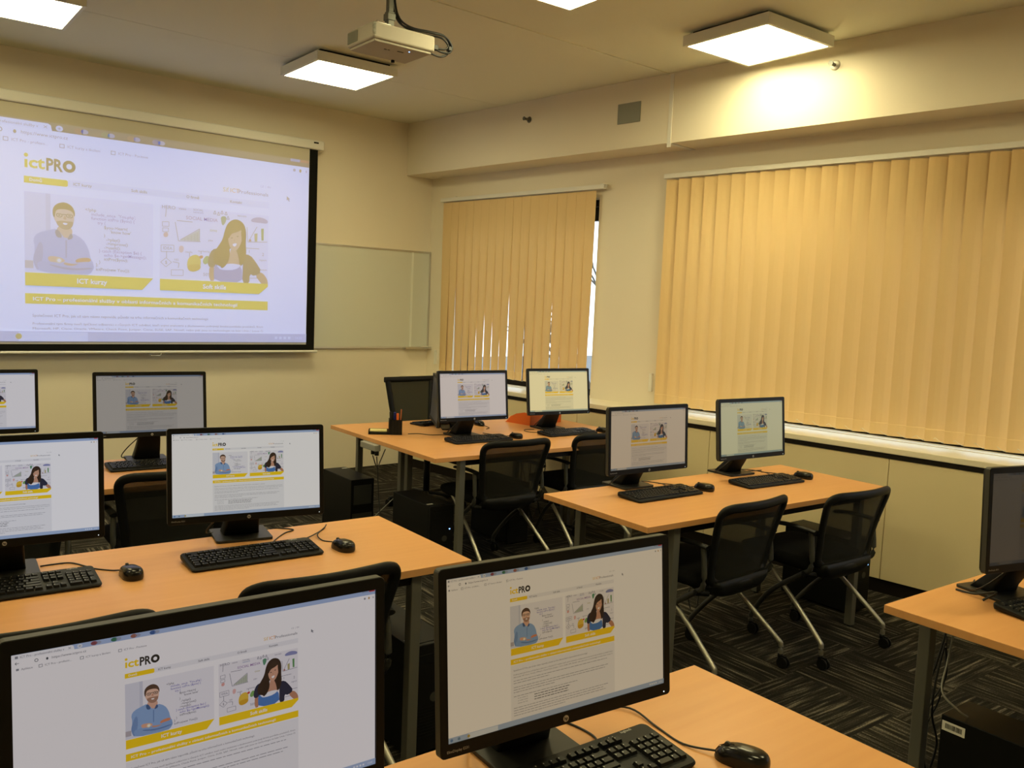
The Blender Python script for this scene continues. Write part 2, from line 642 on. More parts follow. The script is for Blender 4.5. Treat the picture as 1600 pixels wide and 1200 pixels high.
# ================================================================ BLINDS
def make_blind(name, label, s0, s1, zt, zb, pitch, group, rail0, rail1, ang, jit, twist):
    r = thing(name, label, 'blind', W((s0 + s1) / 2, 0.25, zt), -math.degrees(PHI))
    inv = r.matrix_basis.inverted()

    def wb(m_, a0, a1, n0, n1, z0, z1):
        c = [inv @ W(a0, n0, z0), inv @ W(a0, n1, z0), inv @ W(a1, n1, z0), inv @ W(a1, n0, z0), inv @ W(a0, n0, z1), inv @ W(a0, n1, z1), inv @ W(a1, n1, z1), inv @ W(a1, n0, z1)]
        m_.hexa(c)
    bpy.context.view_layer.update()
    inv = (Matrix.Translation(r.location) @ Matrix.Rotation(-PHI, 4, 'Z')).inverted()
    m_ = MB()
    wb(m_, rail0, rail1, 0.232, 0.272, zt, zt + 0.034)
    m_.build('head_rail', M['white'], r, 0.002)
    for q in (rail0 + 0.18, rail1 - 0.05):
        m_ = MB()
        wb(m_, q, q + 0.03, 0.245, 0.30, zt + 0.03, zt + 0.042)
        m_.build('bracket', M['white'], r)
    n = int(round((s1 - s0) / pitch))
    w = 0.127
    H = zt - zb
    loops = []
    sm = MB()
    # a slat is a gently curved strip with a thicker weighted hem
    for z in (0, -H * .25, -H * .4, -H * .55, -H * .7, -H * .85, -H + 0.075, -H + 0.07, -H):
        th = 0.0009 if z > -H + 0.072 else 0.0024
        front = [(-w / 2 + w * k / 4, -0.005 * (1 - (k / 2 - 1) ** 2) - th, z) for k in range(5)]
        back = [(-w / 2 + w * k / 4, -0.005 * (1 - (k / 2 - 1) ** 2) + th, z) for k in range(4, -1, -1)]
        a = math.radians(twist) * max(0.0, (-z / H - .25) / .75)
        loops.append([(x * math.cos(a) - y * math.sin(a), x * math.sin(a) + y * math.cos(a), z_) for x, y, z_ in front + back])
    sm.loft(loops, smooth=False)
    slat_me = sm.mesh('slat', M['blind'])
    for i in range(n + 1):
        s_ = s0 + w / 2 + i * (s1 - s0 - w) / n
        o = link('slat', slat_me, r)
        o.location = inv @ W(s_, 0.25, zt - 0.012)
        o.rotation_euler = (math.radians(random.uniform(-.25, .25)), 0, math.radians(-90 + ang + random.uniform(-jit, jit)) )
    # bottom bead chain, one swag per gap
    m_ = MB()
    for i in range(n):
        a = s0 + w / 2 + i * (s1 - s0 - w) / n
        b = s0 + w / 2 + (i + 1) * (s1 - s0 - w) / n
        pts = []
        for k in range(7):
            t = k / 6
            pts.append(inv @ W(a + (b - a) * t, 0.238, zb + 0.012 - 0.10 * t * (1 - t)))
        m_.sweep(pts, 0.0013, seg=4)
    m_.build('bead_chain', M['white'], r, recalc=False)
    # cord and its weight
    m_ = MB()
    a = rail1 - 0.02 if name == 'vertical_blind' else rail0 + 0.02
    return r


make_blind('vertical_blind', 'narrower orange-cream vertical blind by the front wall, daylight slit at its right edge', 0.27, 2.20, 2.578, 0.965, 0.114, None, 0.24, 2.29, -2.0, 0.9, -12.5)
make_blind('vertical_blind', 'wide orange-cream vertical blind on the right, glowing below the bright lamp', 2.90, 8.9, 2.612, 0.932, 0.114, None, 2.87, 8.95, 27, 0.8, 0)
for s_, lb in ((0.16, 'small cream holder on the window wall by the front corner'), (2.80, 'small cream holder on the pier left of the wide blind')):
    o = MB().wbox(s_, s_ + 0.03, N0 - 0.02, N0, 1.0, 1.14).build('cord_holder', M['offwhite'], None, 0.003)
    tag(o, lb, 'holder')

# ================================================================ CEILING LAMPS
lamp = thing('ceiling_lamp', '', 'lamp')
mb = MB()
T = 0.31
I = 0.289
for z in (0,):
    mb.box(-T, T, -T, -I, -0.062, 0.0)
    mb.box(-T, T, I, T, -0.062, 0.0)
    mb.box(-T, -I, -I, I, -0.062, 0.0)
    mb.box(I, T, -I, I, -0.062, 0.0)
    mb.box(-I, I, -I, I, -0.012, 0.0)
mb.build('lamp_frame', M['offwhite'], lamp)
MB().box(-I, I, -I, I, -0.060, -0.030).build('diffuser', M['lamp'], lamp)
MB().box(-T + .04, T - .04, -T + .04, T - .04, 0.0, 0.022).build('shadow_gap_plate', M['dark'], lamp)  # smaller spacer, coloured dark to paint the shadow gap under the ceiling
ul = []
G = 'square ceiling panel lamps'
for x, y, yaw, lb in (
        (3.095, 5.812, -2, 'square lit ceiling lamp between the projector and the front wall'),
        (1.046, 5.860, -2, 'square lit ceiling lamp at the top left corner of the picture'),
        (2.964, 3.282, -3, 'square lit ceiling lamp cut by the top edge, right of the projector'),
        (4.474, 3.204, -3, 'square lit ceiling lamp beside the window soffit, casting a bright patch'),
        (-1.0, 5.9, -2, 'square lit ceiling lamp outside the picture, front left'),
        (0.9, 3.3, -3, 'square lit ceiling lamp above the left desk row, outside the picture'),
        (-1.3, 3.4, -3, 'square lit ceiling lamp near the left wall, outside the picture'),
        (3.5, 0.7, -3, 'square lit ceiling lamp above the near right desk, outside the picture'),
        (1.7, 0.8, -3, 'square lit ceiling lamp just above the camera, outside the picture'),
        (-1.1, 0.4, -3, 'square lit ceiling lamp behind on the left, outside the picture')):
    place(lamp, ul, (x, y, ZC - 0.022), yaw, lb, G)

# ================================================================ SOFFIT FITTINGS
o = MB().wbox(2.59, 2.80, -0.008, 0.0, 3.0, 3.146)
o = o.build('vent_cover', M['vent'], None, 0.002)
tag(o, 'square grey cover plate high on the soffit left of the bright lamp', 'vent')
for s_, z_, lb, c_ in ((1.646, 3.149, 'small dark sprinkler head on the soffit above the left blind', 'metal_dark'), (4.273, 3.162, 'round chrome sprinkler head on the soffit right of the bright patch', 'alu')):
    r = thing('sprinkler', lb, 'sprinkler', W(s_, 0, z_), -math.degrees(PHI))
    rr = 0.026 if c_ == 'metal_dark' else 0.032
    MB().disc((0, 0, 0), rr, -0.010, 'x', 20, 0, rr * .7).build('escutcheon', M['metal_dark'] if c_ == 'metal_dark' else M['white'], r)
    m_ = MB()
    m_.disc((-0.01, 0, 0), 0.010, -0.035, 'x', 12)
    m_.sweep([(-0.03, -0.012, 0), (-0.055, -0.009, 0), (-0.06, 0, 0), (-0.055, 0.009, 0), (-0.03, 0.012, 0)], 0.003, seg=6)
    m_.disc((-0.06, 0, 0), 0.016, -0.003, 'x', 12)
    m_.build('nozzle', M['metal_dark'], r, recalc=False)

# ================================================================ WEB PAGE SHOWN ON EVERY DISPLAY
YEL = '#ffd91c'
TXT = '#6a6c70'
DRK = '#33302c'


class Page:
    def __init__(self):
        self.poly = []      # (pts, colour, layer)
        self.txt = []       # (string, x, y_baseline, size, colour, layer, offset, align)

    def p(self, pts, col, layer=1):
        self.poly.append((pts, col, layer))

    def r(self, x0, x1, y0, y1, col, layer=1):
        self.p([(x0, y0), (x1, y0), (x1, y1), (x0, y1)], col, layer)

    def t(self, s_, x, y, size, col, layer=3, off=0.0, align='l'):
        self.txt.append((s_, x, y, size, col, layer, off, align))

    def line(self, a, b, w, col, layer=3):
        dx, dy = b[0] - a[0], b[1] - a[1]
        L_ = math.hypot(dx, dy) or 1
        nx, ny = -dy / L_ * w / 2, dx / L_ * w / 2
        self.p([(a[0] + nx, a[1] + ny), (b[0] + nx, b[1] + ny), (b[0] - nx, b[1] - ny), (a[0] - nx, a[1] - ny)], col, layer)

    def circ(self, cx, cy, rx, ry, col, layer, n=16):
        self.p([(cx + rx * math.cos(2 * PI * k / n), cy + ry * math.sin(2 * PI * k / n)) for k in range(n)], col, layer)

    def rows(self, x0, x1, y, h, col, rnd, layer=3):
        x = x0
        while x < x1:
            w = rnd.uniform(0.012, 0.045)
            self.r(x, min(x + w, x1), y, y + h, col, layer)
            x += w + 0.006


def chaikin(pts, n=2):
    for _ in range(n):
        q = []
        for i in range(len(pts)):
            a, b = pts[i], pts[(i + 1) % len(pts)]
            q.append((a[0] * .75 + b[0] * .25, a[1] * .75 + b[1] * .25))
            q.append((a[0] * .25 + b[0] * .75, a[1] * .25 + b[1] * .75))
        pts = q
    return pts


def fill_page(P, full):
    rnd = random.Random(3)
    # ---- logo
    P.circ(0.008, 0.006, 0.0075, 0.0075, YEL, 3)
    P.t('ıct', 0.0, 0.052, 0.062, YEL, 3, 0.028)
    P.t('PR', 0.076, 0.055, 0.066, DRK, 3, 0.030)
    P.circ(0.160, 0.032, 0.0235, 0.0235, DRK, 3, 22)
    P.circ(0.160, 0.032, 0.0105, 0.0105, '#ffffff', 4, 16)
    # ---- navigation
    P.r(0.155, 1.0, 0.084, 0.112, '#f0f1f4', 1)
    P.p([(0, .086), (.150, .086), (.155, .09), (.155, .108), (.150, .112), (0, .112)], YEL, 2)
    P.t('Domů', 0.018, 0.104, 0.017, '#ffffff', 3, 0.01)
    for s_, x in (('ICT kurzy', 0.174), ('Soft skills', 0.395), ('O firmě', 0.622), ('Kontakt', 0.815)):
        P.t(s_, x, 0.104, 0.017, '#4a4c52', 3, 0.005)
    P.t('Siť', 0.782, 0.058, 0.027, '#f0c860', 3, 0.006)
    P.t('ICT', 0.815, 0.058, 0.027, '#f2a93c', 3, 0.006)
    P.t('Professionals', 0.852, 0.058, 0.0225, '#7d8086', 3, 0.006)
    P.t('CZ  |  EN', 0.955, 0.020, 0.013, '#9a9ca2', 3)
    # ---- first picture: man with crossed arms, code lines
    P.r(0, .484, .145, .457, '#f0f0f5', 1)
    P.r(0.0, .08, .145, .457, '#dfe2ec', 2)
    P.r(.075, .092, .145, .42, '#cfd3e0', 3)
    P.r(0.0, .03, .41, .44, '#b9b3b8', 3)
    K = .000605

    def m(pts, col, layer, ch=2):
        P.p([((x - 155) * K, .145 + (y + 8) * K) for x, y in chaikin(pts, ch)], col, layer)
    m([(350, 190), (432, 195), (440, 245), (398, 290), (340, 240)], '#dcb097', 4)
    m([(300, 225), (345, 212), (398, 285), (432, 232), (500, 268), (535, 330), (548, 395), (568, 430), (560, 485), (520, 512), (230, 505), (203, 440), (215, 350), (203, 290), (230, 250)], '#8fb0da', 5, 1)
    m([(203, 400), (240, 300), (262, 320), (260, 420), (230, 500), (205, 445)], '#7898c6', 6)
    m([(330, 228), (350, 214), (380, 270), (342, 272)], '#48648f', 6, 1)
    m([(430, 230), (443, 270), (400, 285)], '#48648f', 6, 1)
    m([(394, 285), (404, 285), (402, 400), (394, 400)], '#6f8fbd', 6, 0)
    m([(282, 392), (372, 398), (400, 430), (300, 440)], '#e0ac8f', 7)
    m([(460, 400), (545, 388), (552, 420), (450, 432)], '#d88c66', 7)
    m([(230, 430), (300, 430), (400, 440), (470, 425), (560, 415), (572, 470), (520, 500), (400, 492), (260, 500), (225, 470)], '#88a9d5', 8)
    m([(300, 445), (420, 470), (560, 455), (555, 468), (420, 484), (300, 458)], '#6785b5', 9)
    m([(380, 428), (440, 440), (480, 432), (440, 452), (385, 448)], '#d09a7e', 9)
    P.circ((355 - 155) * K, .145 + 428 * K, .011, .011, '#e9d8a4', 10)
    P.circ((355 - 155) * K, .145 + 428 * K, .007, .007, '#f7f4ea', 11)
    m([(330, 110), (335, 70), (390, 50), (440, 75), (450, 130), (443, 180), (415, 214), (378, 212), (345, 186), (322, 140)], '#e8c0a6', 6)
    m([(318, 125), (320, 80), (345, 50), (392, 36), (436, 58), (454, 100), (450, 135), (440, 95), (395, 82), (345, 88), (334, 110), (330, 150)], '#5b4436', 7)
    m([(340, 165), (350, 165), (370, 158), (420, 162), (442, 160), (440, 190), (413, 218), (375, 215), (345, 190)], '#a9826c', 7)
    m([(376, 172), (410, 173), (402, 185), (384, 185)], '#fbf6f2', 8)
    m([(378, 150), (392, 120), (404, 152)], '#c99478', 8, 1)
    for a, b in ((338, 378), (396, 442)):
        m([(a, 112), (b, 114), (b - 3, 140), (a + 4, 138)], '#4c4038', 8, 1)
        m([(a + 5, 117), (b - 5, 118), (b - 8, 135), (a + 8, 134)], '#e2bba2', 9, 1)
        m([(a + 14, 122), (b - 14, 122), (b - 14, 129), (a + 14, 129)], '#4a3a34', 10, 1)
    m([(376, 116), (398, 116), (398, 121), (376, 121)], '#4c4038', 8, 0)
    code = [('<?php', 515, 78, 0), ("include_once  'You.php';", 553, 105, 1), ('function ictPro ($you) {', 553, 132, 1), ('try {', 592, 159, 1), ('$you->learn(', 632, 187, 0), ("'know how'", 672, 214, 0), (')', 632, 240, 0), ('->play()', 645, 267, 0), ('->improve()', 645, 294, 0), ('->useIt();', 632, 321, 0), ('} catch (Exception $e) {', 600, 345, 1), ('echo $e->getMessage();', 632, 372, 1), ('ictPro($you);', 632, 399, 0), ('}', 600, 420, 0), ('};', 580, 440, 0), ('ictPro(new You());', 580, 470, 0)]
    for s_, x, y, c in code:
        P.t(s_, (x - 155) * K, .145 + (y + 12) * K, 0.0175, '#5a4fb0' if c else '#55565e', 3, 0.003)
    P.p([(0, .457), (.484, .457), (.439, .508), (0, .508)], YEL, 12)
    P.t('ICT kurzy', .185, .492, .028, '#ffffff', 13, 0.018)
    # ---- second picture: woman in front of a board full of sketches
    P.r(.511, .998, .145, .457, '#efeef2', 1)

    def g(p):
        x, y = p
        top = 265 + .064 * (x - 110)
        bot = 932 + .035 * (x - 110)
        return (.511 + (x - 110) * .0004775, .145 + (y - top) / (bot - top) * .312)

    def w_(pts, col, layer, ch=2):
        P.p([g(p) for p in chaikin(pts, ch)], col, layer)

    def wl_(a, b, col, wd=.0025, layer=3):
        P.line(g(a), g(b), wd, col, layer)
    gr = '#7b7d8a'
    for a, b in (((245, 415), (275, 585)), ((275, 585), (475, 587)), ((290, 575), (465, 470)), ((465, 470), (465, 585)), ((915, 440), (925, 575)), ((925, 578), (1120, 575)), ((940, 560), (1015, 435)), ((165, 300), (160, 370)), ((170, 680), (170, 740)), ((225, 775), (280, 785)), ((280, 785), (275, 830)), ((375, 690), (375, 730)), ((480, 680), (480, 700)), ((260, 400), (400, 410)), ((950, 835), (1120, 838)), ((950, 915), (1050, 915)), ((905, 635), (1040, 640))):
        wl_(a, b, gr)
    w_([(290, 578), (465, 478), (465, 583)], '#b9c2b0', 3, 0)
    for x in (330, 360, 390, 420, 445):
        wl_((x, 582), (x, 582 - (x - 290) * .5), '#8d9488', .0015, 4)
    for bx in ((122, 235, 625, 685), (212, 318, 848, 900), (132, 190, 415, 455), (135, 185, 470, 505)):
        a, b, c, d = bx
        for q in (((a, c), (b, c)), ((b, c), (b, d)), ((b, d), (a, d)), ((a, d), (a, c))):
            wl_(q[0], q[1], gr, .002)
    for q in (((165, 740), (215, 780)), ((215, 780), (165, 822)), ((165, 822), (118, 780)), ((118, 780), (165, 740))):
        wl_(q[0], q[1], gr, .002)
    w_([(140, 515), (180, 505), (185, 550), (145, 555)], '#e2a9a2', 3)
    w_([(280, 625), (325, 630), (318, 690), (280, 690)], '#e6b9b4', 3)
    w_([(350, 790), (370, 725), (440, 700), (480, 740), (475, 830), (410, 862), (362, 850)], '#e8c447', 4)
    w_([(355, 800), (475, 790), (478, 840), (410, 868), (360, 850)], '#d9a92f', 5)
    w_([(455, 720), (495, 708), (500, 735), (475, 745)], '#d0493a', 5)
    w_([(490, 770), (520, 715), (556, 715), (556, 770), (520, 800)], '#7fae62', 4)
    w_([(660, 350), (710, 345), (715, 385), (690, 430), (675, 430), (665, 395)], '#5f9a78', 4)
    for x, y in ((605, 315), (640, 325), (672, 312), (710, 320), (730, 360)):
        wl_((x - 12, y + 14), (x, y - 16), gr)
        wl_((x, y - 16), (x + 12, y + 14), gr)
        wl_((x - 12, y + 14), (x + 12, y + 14), gr)
    w_([(955, 365), (1010, 345), (1070, 350), (1125, 375), (1120, 405), (1060, 400), (1000, 395), (955, 390)], '#8e93c0', 3)
    w_([(988, 500), (1020, 495), (1018, 572), (992, 572)], '#b7b07a', 4, 0)
    w_([(1055, 452), (1082, 450), (1082, 562), (1060, 562)], '#5f9a5c', 4, 0)
    w_([(935, 558), (955, 552), (960, 572), (935, 574)], '#b06a5a', 4, 0)
    for s_, x, y, z, c in (('HERO', 125, 295, .022, gr), ('SOCIAL MEDIA', 340, 385, .021, '#8a5aa0'), ('vision', 275, 300, .014, gr), ('SOCIAL', 405, 305, .013, gr), ('network', 405, 327, .013, '#5b7fb0'), ('IDEA', 138, 664, .018, gr), ('YES', 235, 765, .013, gr), ('$', 155, 795, .02, gr), ('media', 335, 690, .013, gr), ('marketing', 452, 680, .013, gr), ('plan', 545, 580, .013, gr), ('1', 930, 680, .02, gr), ('2', 1068, 705, .02, gr), ('report', 1038, 752, .014, gr), ('success', 820, 345, .014, gr), ('50%', 500, 900, .02, gr), ('time', 560, 490, .018, '#b5b06a')):
        q = g((x, y))
        P.t(s_, q[0], q[1], z, c, 4, 0.002)
    # woman
    w_([(556, 800), (606, 800), (612, 945), (556, 945)], '#c08a6c', 6, 1)
    w_([(1000, 885), (1065, 850), (1130, 928), (1132, 990), (1092, 992), (1045, 945)], '#c08a6c', 6)
    w_([(760, 630), (835, 630), (850, 700), (880, 760), (860, 820), (640, 820), (700, 760), (745, 720)], '#cb9a7e', 6)
    w_([(612, 755), (640, 830), (700, 845), (800, 840), (868, 800), (878, 968), (604, 948), (598, 850)], '#4f80c2', 7, 1)
    w_([(655, 832), (680, 795), (760, 780), (845, 790), (860, 800), (800, 832), (730, 845)], '#eef0f4', 8)
    w_([(645, 640), (580, 655), (548, 720), (540, 812), (602, 824), (620, 770), (650, 700)], '#2d3148', 8, 1)
    w_([(878, 690), (950, 700), (1003, 760), (1068, 855), (992, 898), (946, 872), (944, 970), (874, 968), (878, 800)], '#2a2d44', 8, 1)
    w_([(700, 470), (728, 405), (790, 368), (855, 385), (893, 430), (908, 500), (902, 600), (912, 690), (880, 790), (850, 800), (830, 700), (800, 640), (740, 640), (700, 760), (690, 832), (650, 802), (600, 790), (585, 700), (640, 620), (680, 560)], '#3a2a22', 9)
    w_([(728, 560), (738, 495), (800, 480), (852, 455), (872, 520), (862, 580), (832, 640), (795, 672), (752, 640)], '#d4a488', 10)
    w_([(722, 520), (735, 440), (800, 410), (862, 430), (868, 462), (820, 490), (760, 505), (735, 560)], '#3f2e25', 11)
    w_([(852, 470), (882, 470), (892, 560), (880, 700), (860, 780), (838, 800), (852, 680), (866, 580)], '#35261f', 11)
    w_([(745, 640), (715, 600), (720, 560), (695, 640), (650, 700), (660, 832), (700, 815), (738, 760), (750, 700)], '#35261f', 11)
    w_([(768, 600), (818, 590), (806, 620), (785, 625)], '#fbf6f2', 12)
    for ex, ey in ((766, 545), (822, 530)):
        w_([(ex - 14, ey), (ex, ey - 8), (ex + 14, ey - 2), (ex, ey + 7)], '#4a3128', 12)
    w_([(790, 550), (800, 575), (786, 580)], '#c28e72', 12, 1)
    P.p([(.511, .457), (.998, .457), (.998, .470), (.955, .506), (.511, .506)], YEL, 13)
    P.t('Soft skills', .695, .491, .028, '#ffffff', 14, 0.018)
    # ---- title bar and text
    P.r(0, 1, .538, .579, YEL, 2)
    P.t('ICT Pro – profesionální služby v oblasti informačních a komunikačních technologií', .026, .566, .0205, '#ffffff', 3, 0.012)
    P.t('Společnost ICT Pro, jak už sám název napovídá, působí na trhu informačních a komunikačních technologií.', .024, .630, .0158, TXT)
    P.t('Profesionální tým firmy tvoří špičkoví odborníci z různých ICT odvětví, kteří svými znalostmi a zkušenostmi pokrývají široké portfolio produktů, firem', .024, .661, .0135, TXT)
    P.t('Microsoft, HP, Cisco, Oracle, VMware, Check Point, Juniper, Citrix, SUSE, SAP, Novell, nebo pak jsou to technologie na bázi Unix / Linux či', .024, .680, .0135, TXT)
    if full:
        P.r(0, 1, .585, 1.0, '#f1f2f4', 1)
        y = .700
        rows_ = [.92, .35, 0, .93, .90, .40, 0, .62, -1, -1, -1, 0, .93, .88, .91, .5]
        for k in rows_:
            if k == 0:
                y += .012
                continue
            if k == -1:
                P.rows(.21, .21 + rnd.uniform(.28, .42), y, .0055, '#5c5e64', rnd)
                P.rows(.06, .15, y, .004, '#b0b2b8', rnd)
            else:
                P.rows(.024, k, y, .0042, '#9b9da3', rnd)
            y += .0185
    return P


def browser(P, x0, x1, y0, bar, taskbar):
    """window chrome: tab strip, address row, bookmark row, task bar; bar: the strip's colour"""
    P.r(x0, x1, y0, taskbar[1], '#ffffff', 0)
    P.r(x0, x1, y0, y0 + .032, bar, 1)
    w = .27
    xt = x0 + .02
    P.p([(x0, y0 + .006), (xt + w - .01, y0 + .006), (xt + w, y0 + .012), (xt + w + .004, y0 + .032), (x0, y0 + .032)], '#f7f9fb', 2)
    P.circ(xt + w + .03, y0 + .019, .013, .011, '#dfe6ee', 2)
    P.line((xt + w + .024, y0 + .019), (xt + w + .036, y0 + .019), .002, '#7a808a', 3)
    P.line((xt + w + .03, y0 + .014), (xt + w + .03, y0 + .024), .002, '#7a808a', 3)
    P.t('ICT Pro - profesionální služby v', x0 + .04, y0 + .026, .016, '#6c7078', 3)
    P.r(x0 + .018, x0 + .032, y0 + .014, y0 + .027, '#8d9199', 3)
    P.line((xt + w - .025, y0 + .015), (xt + w - .013, y0 + .025), .002, '#7a808a', 3)
    P.line((xt + w - .013, y0 + .015), (xt + w - .025, y0 + .025), .002, '#7a808a', 3)
    # blurred desktop icons showing through the strip
    for i, c in enumerate(('#8a4a52', '#3f7a5c', '#a06a5a', '#3b5f9a')):
        xx = xt + w + .10 + i * .10
        P.circ(xx, y0 + .018, .017, .011, c, 2)
        P.circ(xx + .022, y0 + .018, .014, .009, '#9aa6bc', 2)
    # window buttons
    P.r(x1 - .045, x1 - .003, y0 + .001, y0 + .013, '#b8404a', 3)
    P.r(x1 - .095, x1 - .048, y0 + .001, y0 + .013, '#8fa3c4', 3)
    # address row
    yb = y0 + .058
    P.line((x0 + .018, yb - .006), (x0 + .036, yb - .006), .0025, '#5c6068', 3)
    P.line((x0 + .018, yb - .006), (x0 + .025, yb - .013), .0025, '#5c6068', 3)
    P.line((x0 + .018, yb - .006), (x0 + .025, yb + .001), .0025, '#5c6068', 3)
    P.circ(x0 + .115, yb - .006, .009, .009, '#5c6068', 3)
    P.circ(x0 + .115, yb - .006, .006, .006, '#ffffff', 4)
    P.circ(x0 + .165, yb - .005, .0055, .007, '#4c5058', 3)
    P.t('https://www.ictpro.cz', x0 + .185, yb, .019, '#5c6068', 3)
    P.circ(x1 - .075, yb - .006, .007, .007, '#9a9ea6', 3)
    P.circ(x1 - .045, yb - .006, .006, .008, '#c7a05a', 3)
    P.circ(x1 - .015, yb - .006, .0025, .007, '#7a7e86', 3)
    # bookmark row
    yc = y0 + .090
    P.t('Aplikace', x0 + .045, yc, .0155, '#6c7078', 3)
    P.r(x0 + .022, x0 + .035, yc - .011, yc, '#8d9199', 3)
    for xx, s_ in ((.125, 'ICT Pro - profesio...'), (.32, 'ICT kurzy a školení'), (.51, 'ICT Pro - Pocitove')):
        P.r(x0 + xx, x0 + xx + .018, yc - .013, yc + .003, '#7c8088', 3)
        P.r(x0 + xx + .0025, x0 + xx + .0155, yc - .0105, yc + .0005, '#ffffff', 4)
        P.t(s_, x0 + xx + .028, yc, .0155, '#6c7078', 3)
    # cursor
    P.p([(1.085, .045), (1.085, .066), (1.091, .061), (1.096, .070), (1.100, .068), (1.096, .059), (1.103, .059)], '#8a8d94', 3)
    # task bar
    a, b = taskbar
    P.r(x0, x1, a, b, '#a9bfde', 14)
    P.r(x0 + .17, x0 + .42, a + .003, b, '#d9e5f2', 15)
    h = b - a
    for i, c in enumerate(('#5f86b8', '#6f8fae', '#b9a24a')):
        P.circ(x0 + .03 + i * .06 + (.02 if i == 2 else 0), (a + b) / 2, h * .28, h * .28, c, 16)
    for i in range(4):
        P.r(x1 - .16 + i * .022, x1 - .148 + i * .022, a + h * .35, a + h * .65, '#eef4fb', 16)
    P.t('14:08', x1 - .06, a + h * .65, h * .42, '#eef4fb', 16)


def page_mesh(name, P, clip, scale, cx, cy, eps):
    """clip = (x0,x1,y0,y1) page window; faces -y; local x = (x-cx)*scale, z = (cy-y)*scale"""
    tg = text_geo([(t[0], t[6] * 1.0) for t in P.txt])
    V, F, COL = [], [], []
    x0, x1, y0, y1 = clip

    def put(pts, faces, col, layer):
        o = len(V)
        c = (*lin(col), 1.0)
        for x, y in pts:
            x = min(max(x, x0), x1)
            y = min(max(y, y0), y1)
            V.append(((x - cx) * scale, -layer * eps, (cy - y) * scale))
            COL.append(c)
        for f in faces:
            F.append(tuple(i + o for i in f))
    for pts, col, layer in P.poly:
        if max(p[1] for p in pts) <= y0 or min(p[1] for p in pts) >= y1 or min(p[0] for p in pts) >= x1 or max(p[0] for p in pts) <= x0:
            continue
        put(pts, [tuple(range(len(pts)))], col, layer)
    for (s_, x, y, size, col, layer, off, al), (tv, tf, w) in zip(P.txt, tg):
        if x > x1 or y > y1 + .01 or y < y0:
            continue
        if s_.startswith('ICT Pro – prof'):
            k = .83 / w
        elif s_.startswith('Spol'):
            k = .70 / w
        elif s_.startswith('Prof') and len(s_) > 20:
            k = .955 / w
        elif s_.startswith('Micros'):
            k = .955 / w
        elif s_ == 'ıct':
            k = .074 / w
        elif s_ == 'PR':
            k = .062 / w
        elif s_ == 'Professionals':
            k = .143 / w
        else:
            k = size
        put([(x + a * k, y - b * size) for a, b in tv], tf, col, layer)
    me = bpy.data.meshes.new(name)
    me.from_pydata(V, [], F)
    ca = me.color_attributes.new('ink', 'FLOAT_COLOR', 'POINT')
    flat = [c for col in COL for c in col]
    ca.data.foreach_set('color', flat)
    me.update()
    return me


# ================================================================ PROJECTION SCREEN
pcx, pcz = 1.306, 2.56
PW = 1.857
YP = 7.12
r = thing('projection_screen', 'pulled-down projection screen on the front wall showing a web page', 'projection screen', (2.235, YP, 1.12))
lx = lambda x: x - 2.235
lz = lambda z: z - 1.12
mb = MB()
mb.box(lx(0.86), lx(3.61), 0.0, 0.0015, lz(1.14), lz(2.92))
mb.build('fabric', M['fabric'], r)
mb = MB()
mb.box(lx(3.530), lx(3.608), -0.0012, 0.0, lz(1.14), lz(2.905))
mb.box(lx(0.862), lx(0.940), -0.0012, 0.0, lz(1.14), lz(2.905))
mb.box(lx(0.940), lx(3.530), -0.0012, 0.0, lz(1.140), lz(1.190))
mb.build('border', M['screen_black'], r)
mb = MB()
mb.box(lx(0.80), lx(3.66), -0.028, 0.06, lz(2.905), lz(2.985))
mb.build('housing', M['white'], r, 0.012, 3)
MB().box(lx(3.555), lx(3.60), -0.030, -0.027, lz(2.955), lz(2.968)).build('badge', M['dark'], r)
mb = MB()
mb.sweep([(lx(0.83), -0.004, lz(1.128)), (lx(3.635), -0.004, lz(1.128))], 0.011, seg=10)
mb.build('bottom_bar', M['white'], r, recalc=False)
mb = MB()
mb.sweep([(lx(2.18), -0.006, lz(1.116)), (lx(2.19), -0.008, lz(1.098)), (lx(2.26), -0.008, lz(1.098)), (lx(2.27), -0.006, lz(1.116))], 0.005, seg=6)
mb.build('pull_handle', M['alu'], r, recalc=False)
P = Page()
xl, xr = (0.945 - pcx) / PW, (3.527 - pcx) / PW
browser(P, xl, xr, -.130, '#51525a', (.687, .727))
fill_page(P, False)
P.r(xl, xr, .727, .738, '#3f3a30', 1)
me = page_mesh('self_lit_page', P, (xl, xr, -.130, .738), PW, 0, 0, 0.0006)
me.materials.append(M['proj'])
link('self_lit_image', me, r, loc=(pcx - 2.235, -0.0006, pcz - 1.12))  # page glows by itself, the projector casts no light
# two wall brackets holding the housing
for x in (1.0, 3.45):
    MB().box(lx(x), lx(x + 0.04), 0.055, YF - YP - 0.002, lz(2.93), lz(2.965)).build('bracket', M['white'], r)

# ================================================================ WHITEBOARD
r = thing('whiteboard', 'wall whiteboard half hidden behind the projection screen', 'whiteboard', (3.9, YF, 1.155))
mb = MB()
mb.box(-1.1, 0.985, -0.014, -0.002, 0.01, 0.935)
mb.build('writing_surface', M['board'], r)
mb = MB()
mb.box(-1.115, 1.0, -0.020, -0.001, -0.008, 0.010)
mb.box(-1.115, 1.0, -0.020, -0.001, 0.935, 0.950)
mb.box(-1.115, -1.1, -0.020, -0.001, 0.010, 0.935)
mb.box(0.985, 1.0, -0.020, -0.001, 0.010, 0.935)
mb.build('rim', M['alu'], r, 0.002)
MB().box(0.775, 0.800, -0.0165, -0.012, 0.010, 0.935).build('upright_strip', mat('pale_strip', (0.80, 0.82, 0.74), 0.3), r)  # narrow paler strip running the height of the board
mb = MB()
mb.box(0.70, 1.0, -0.075, -0.018, -0.008, 0.0)
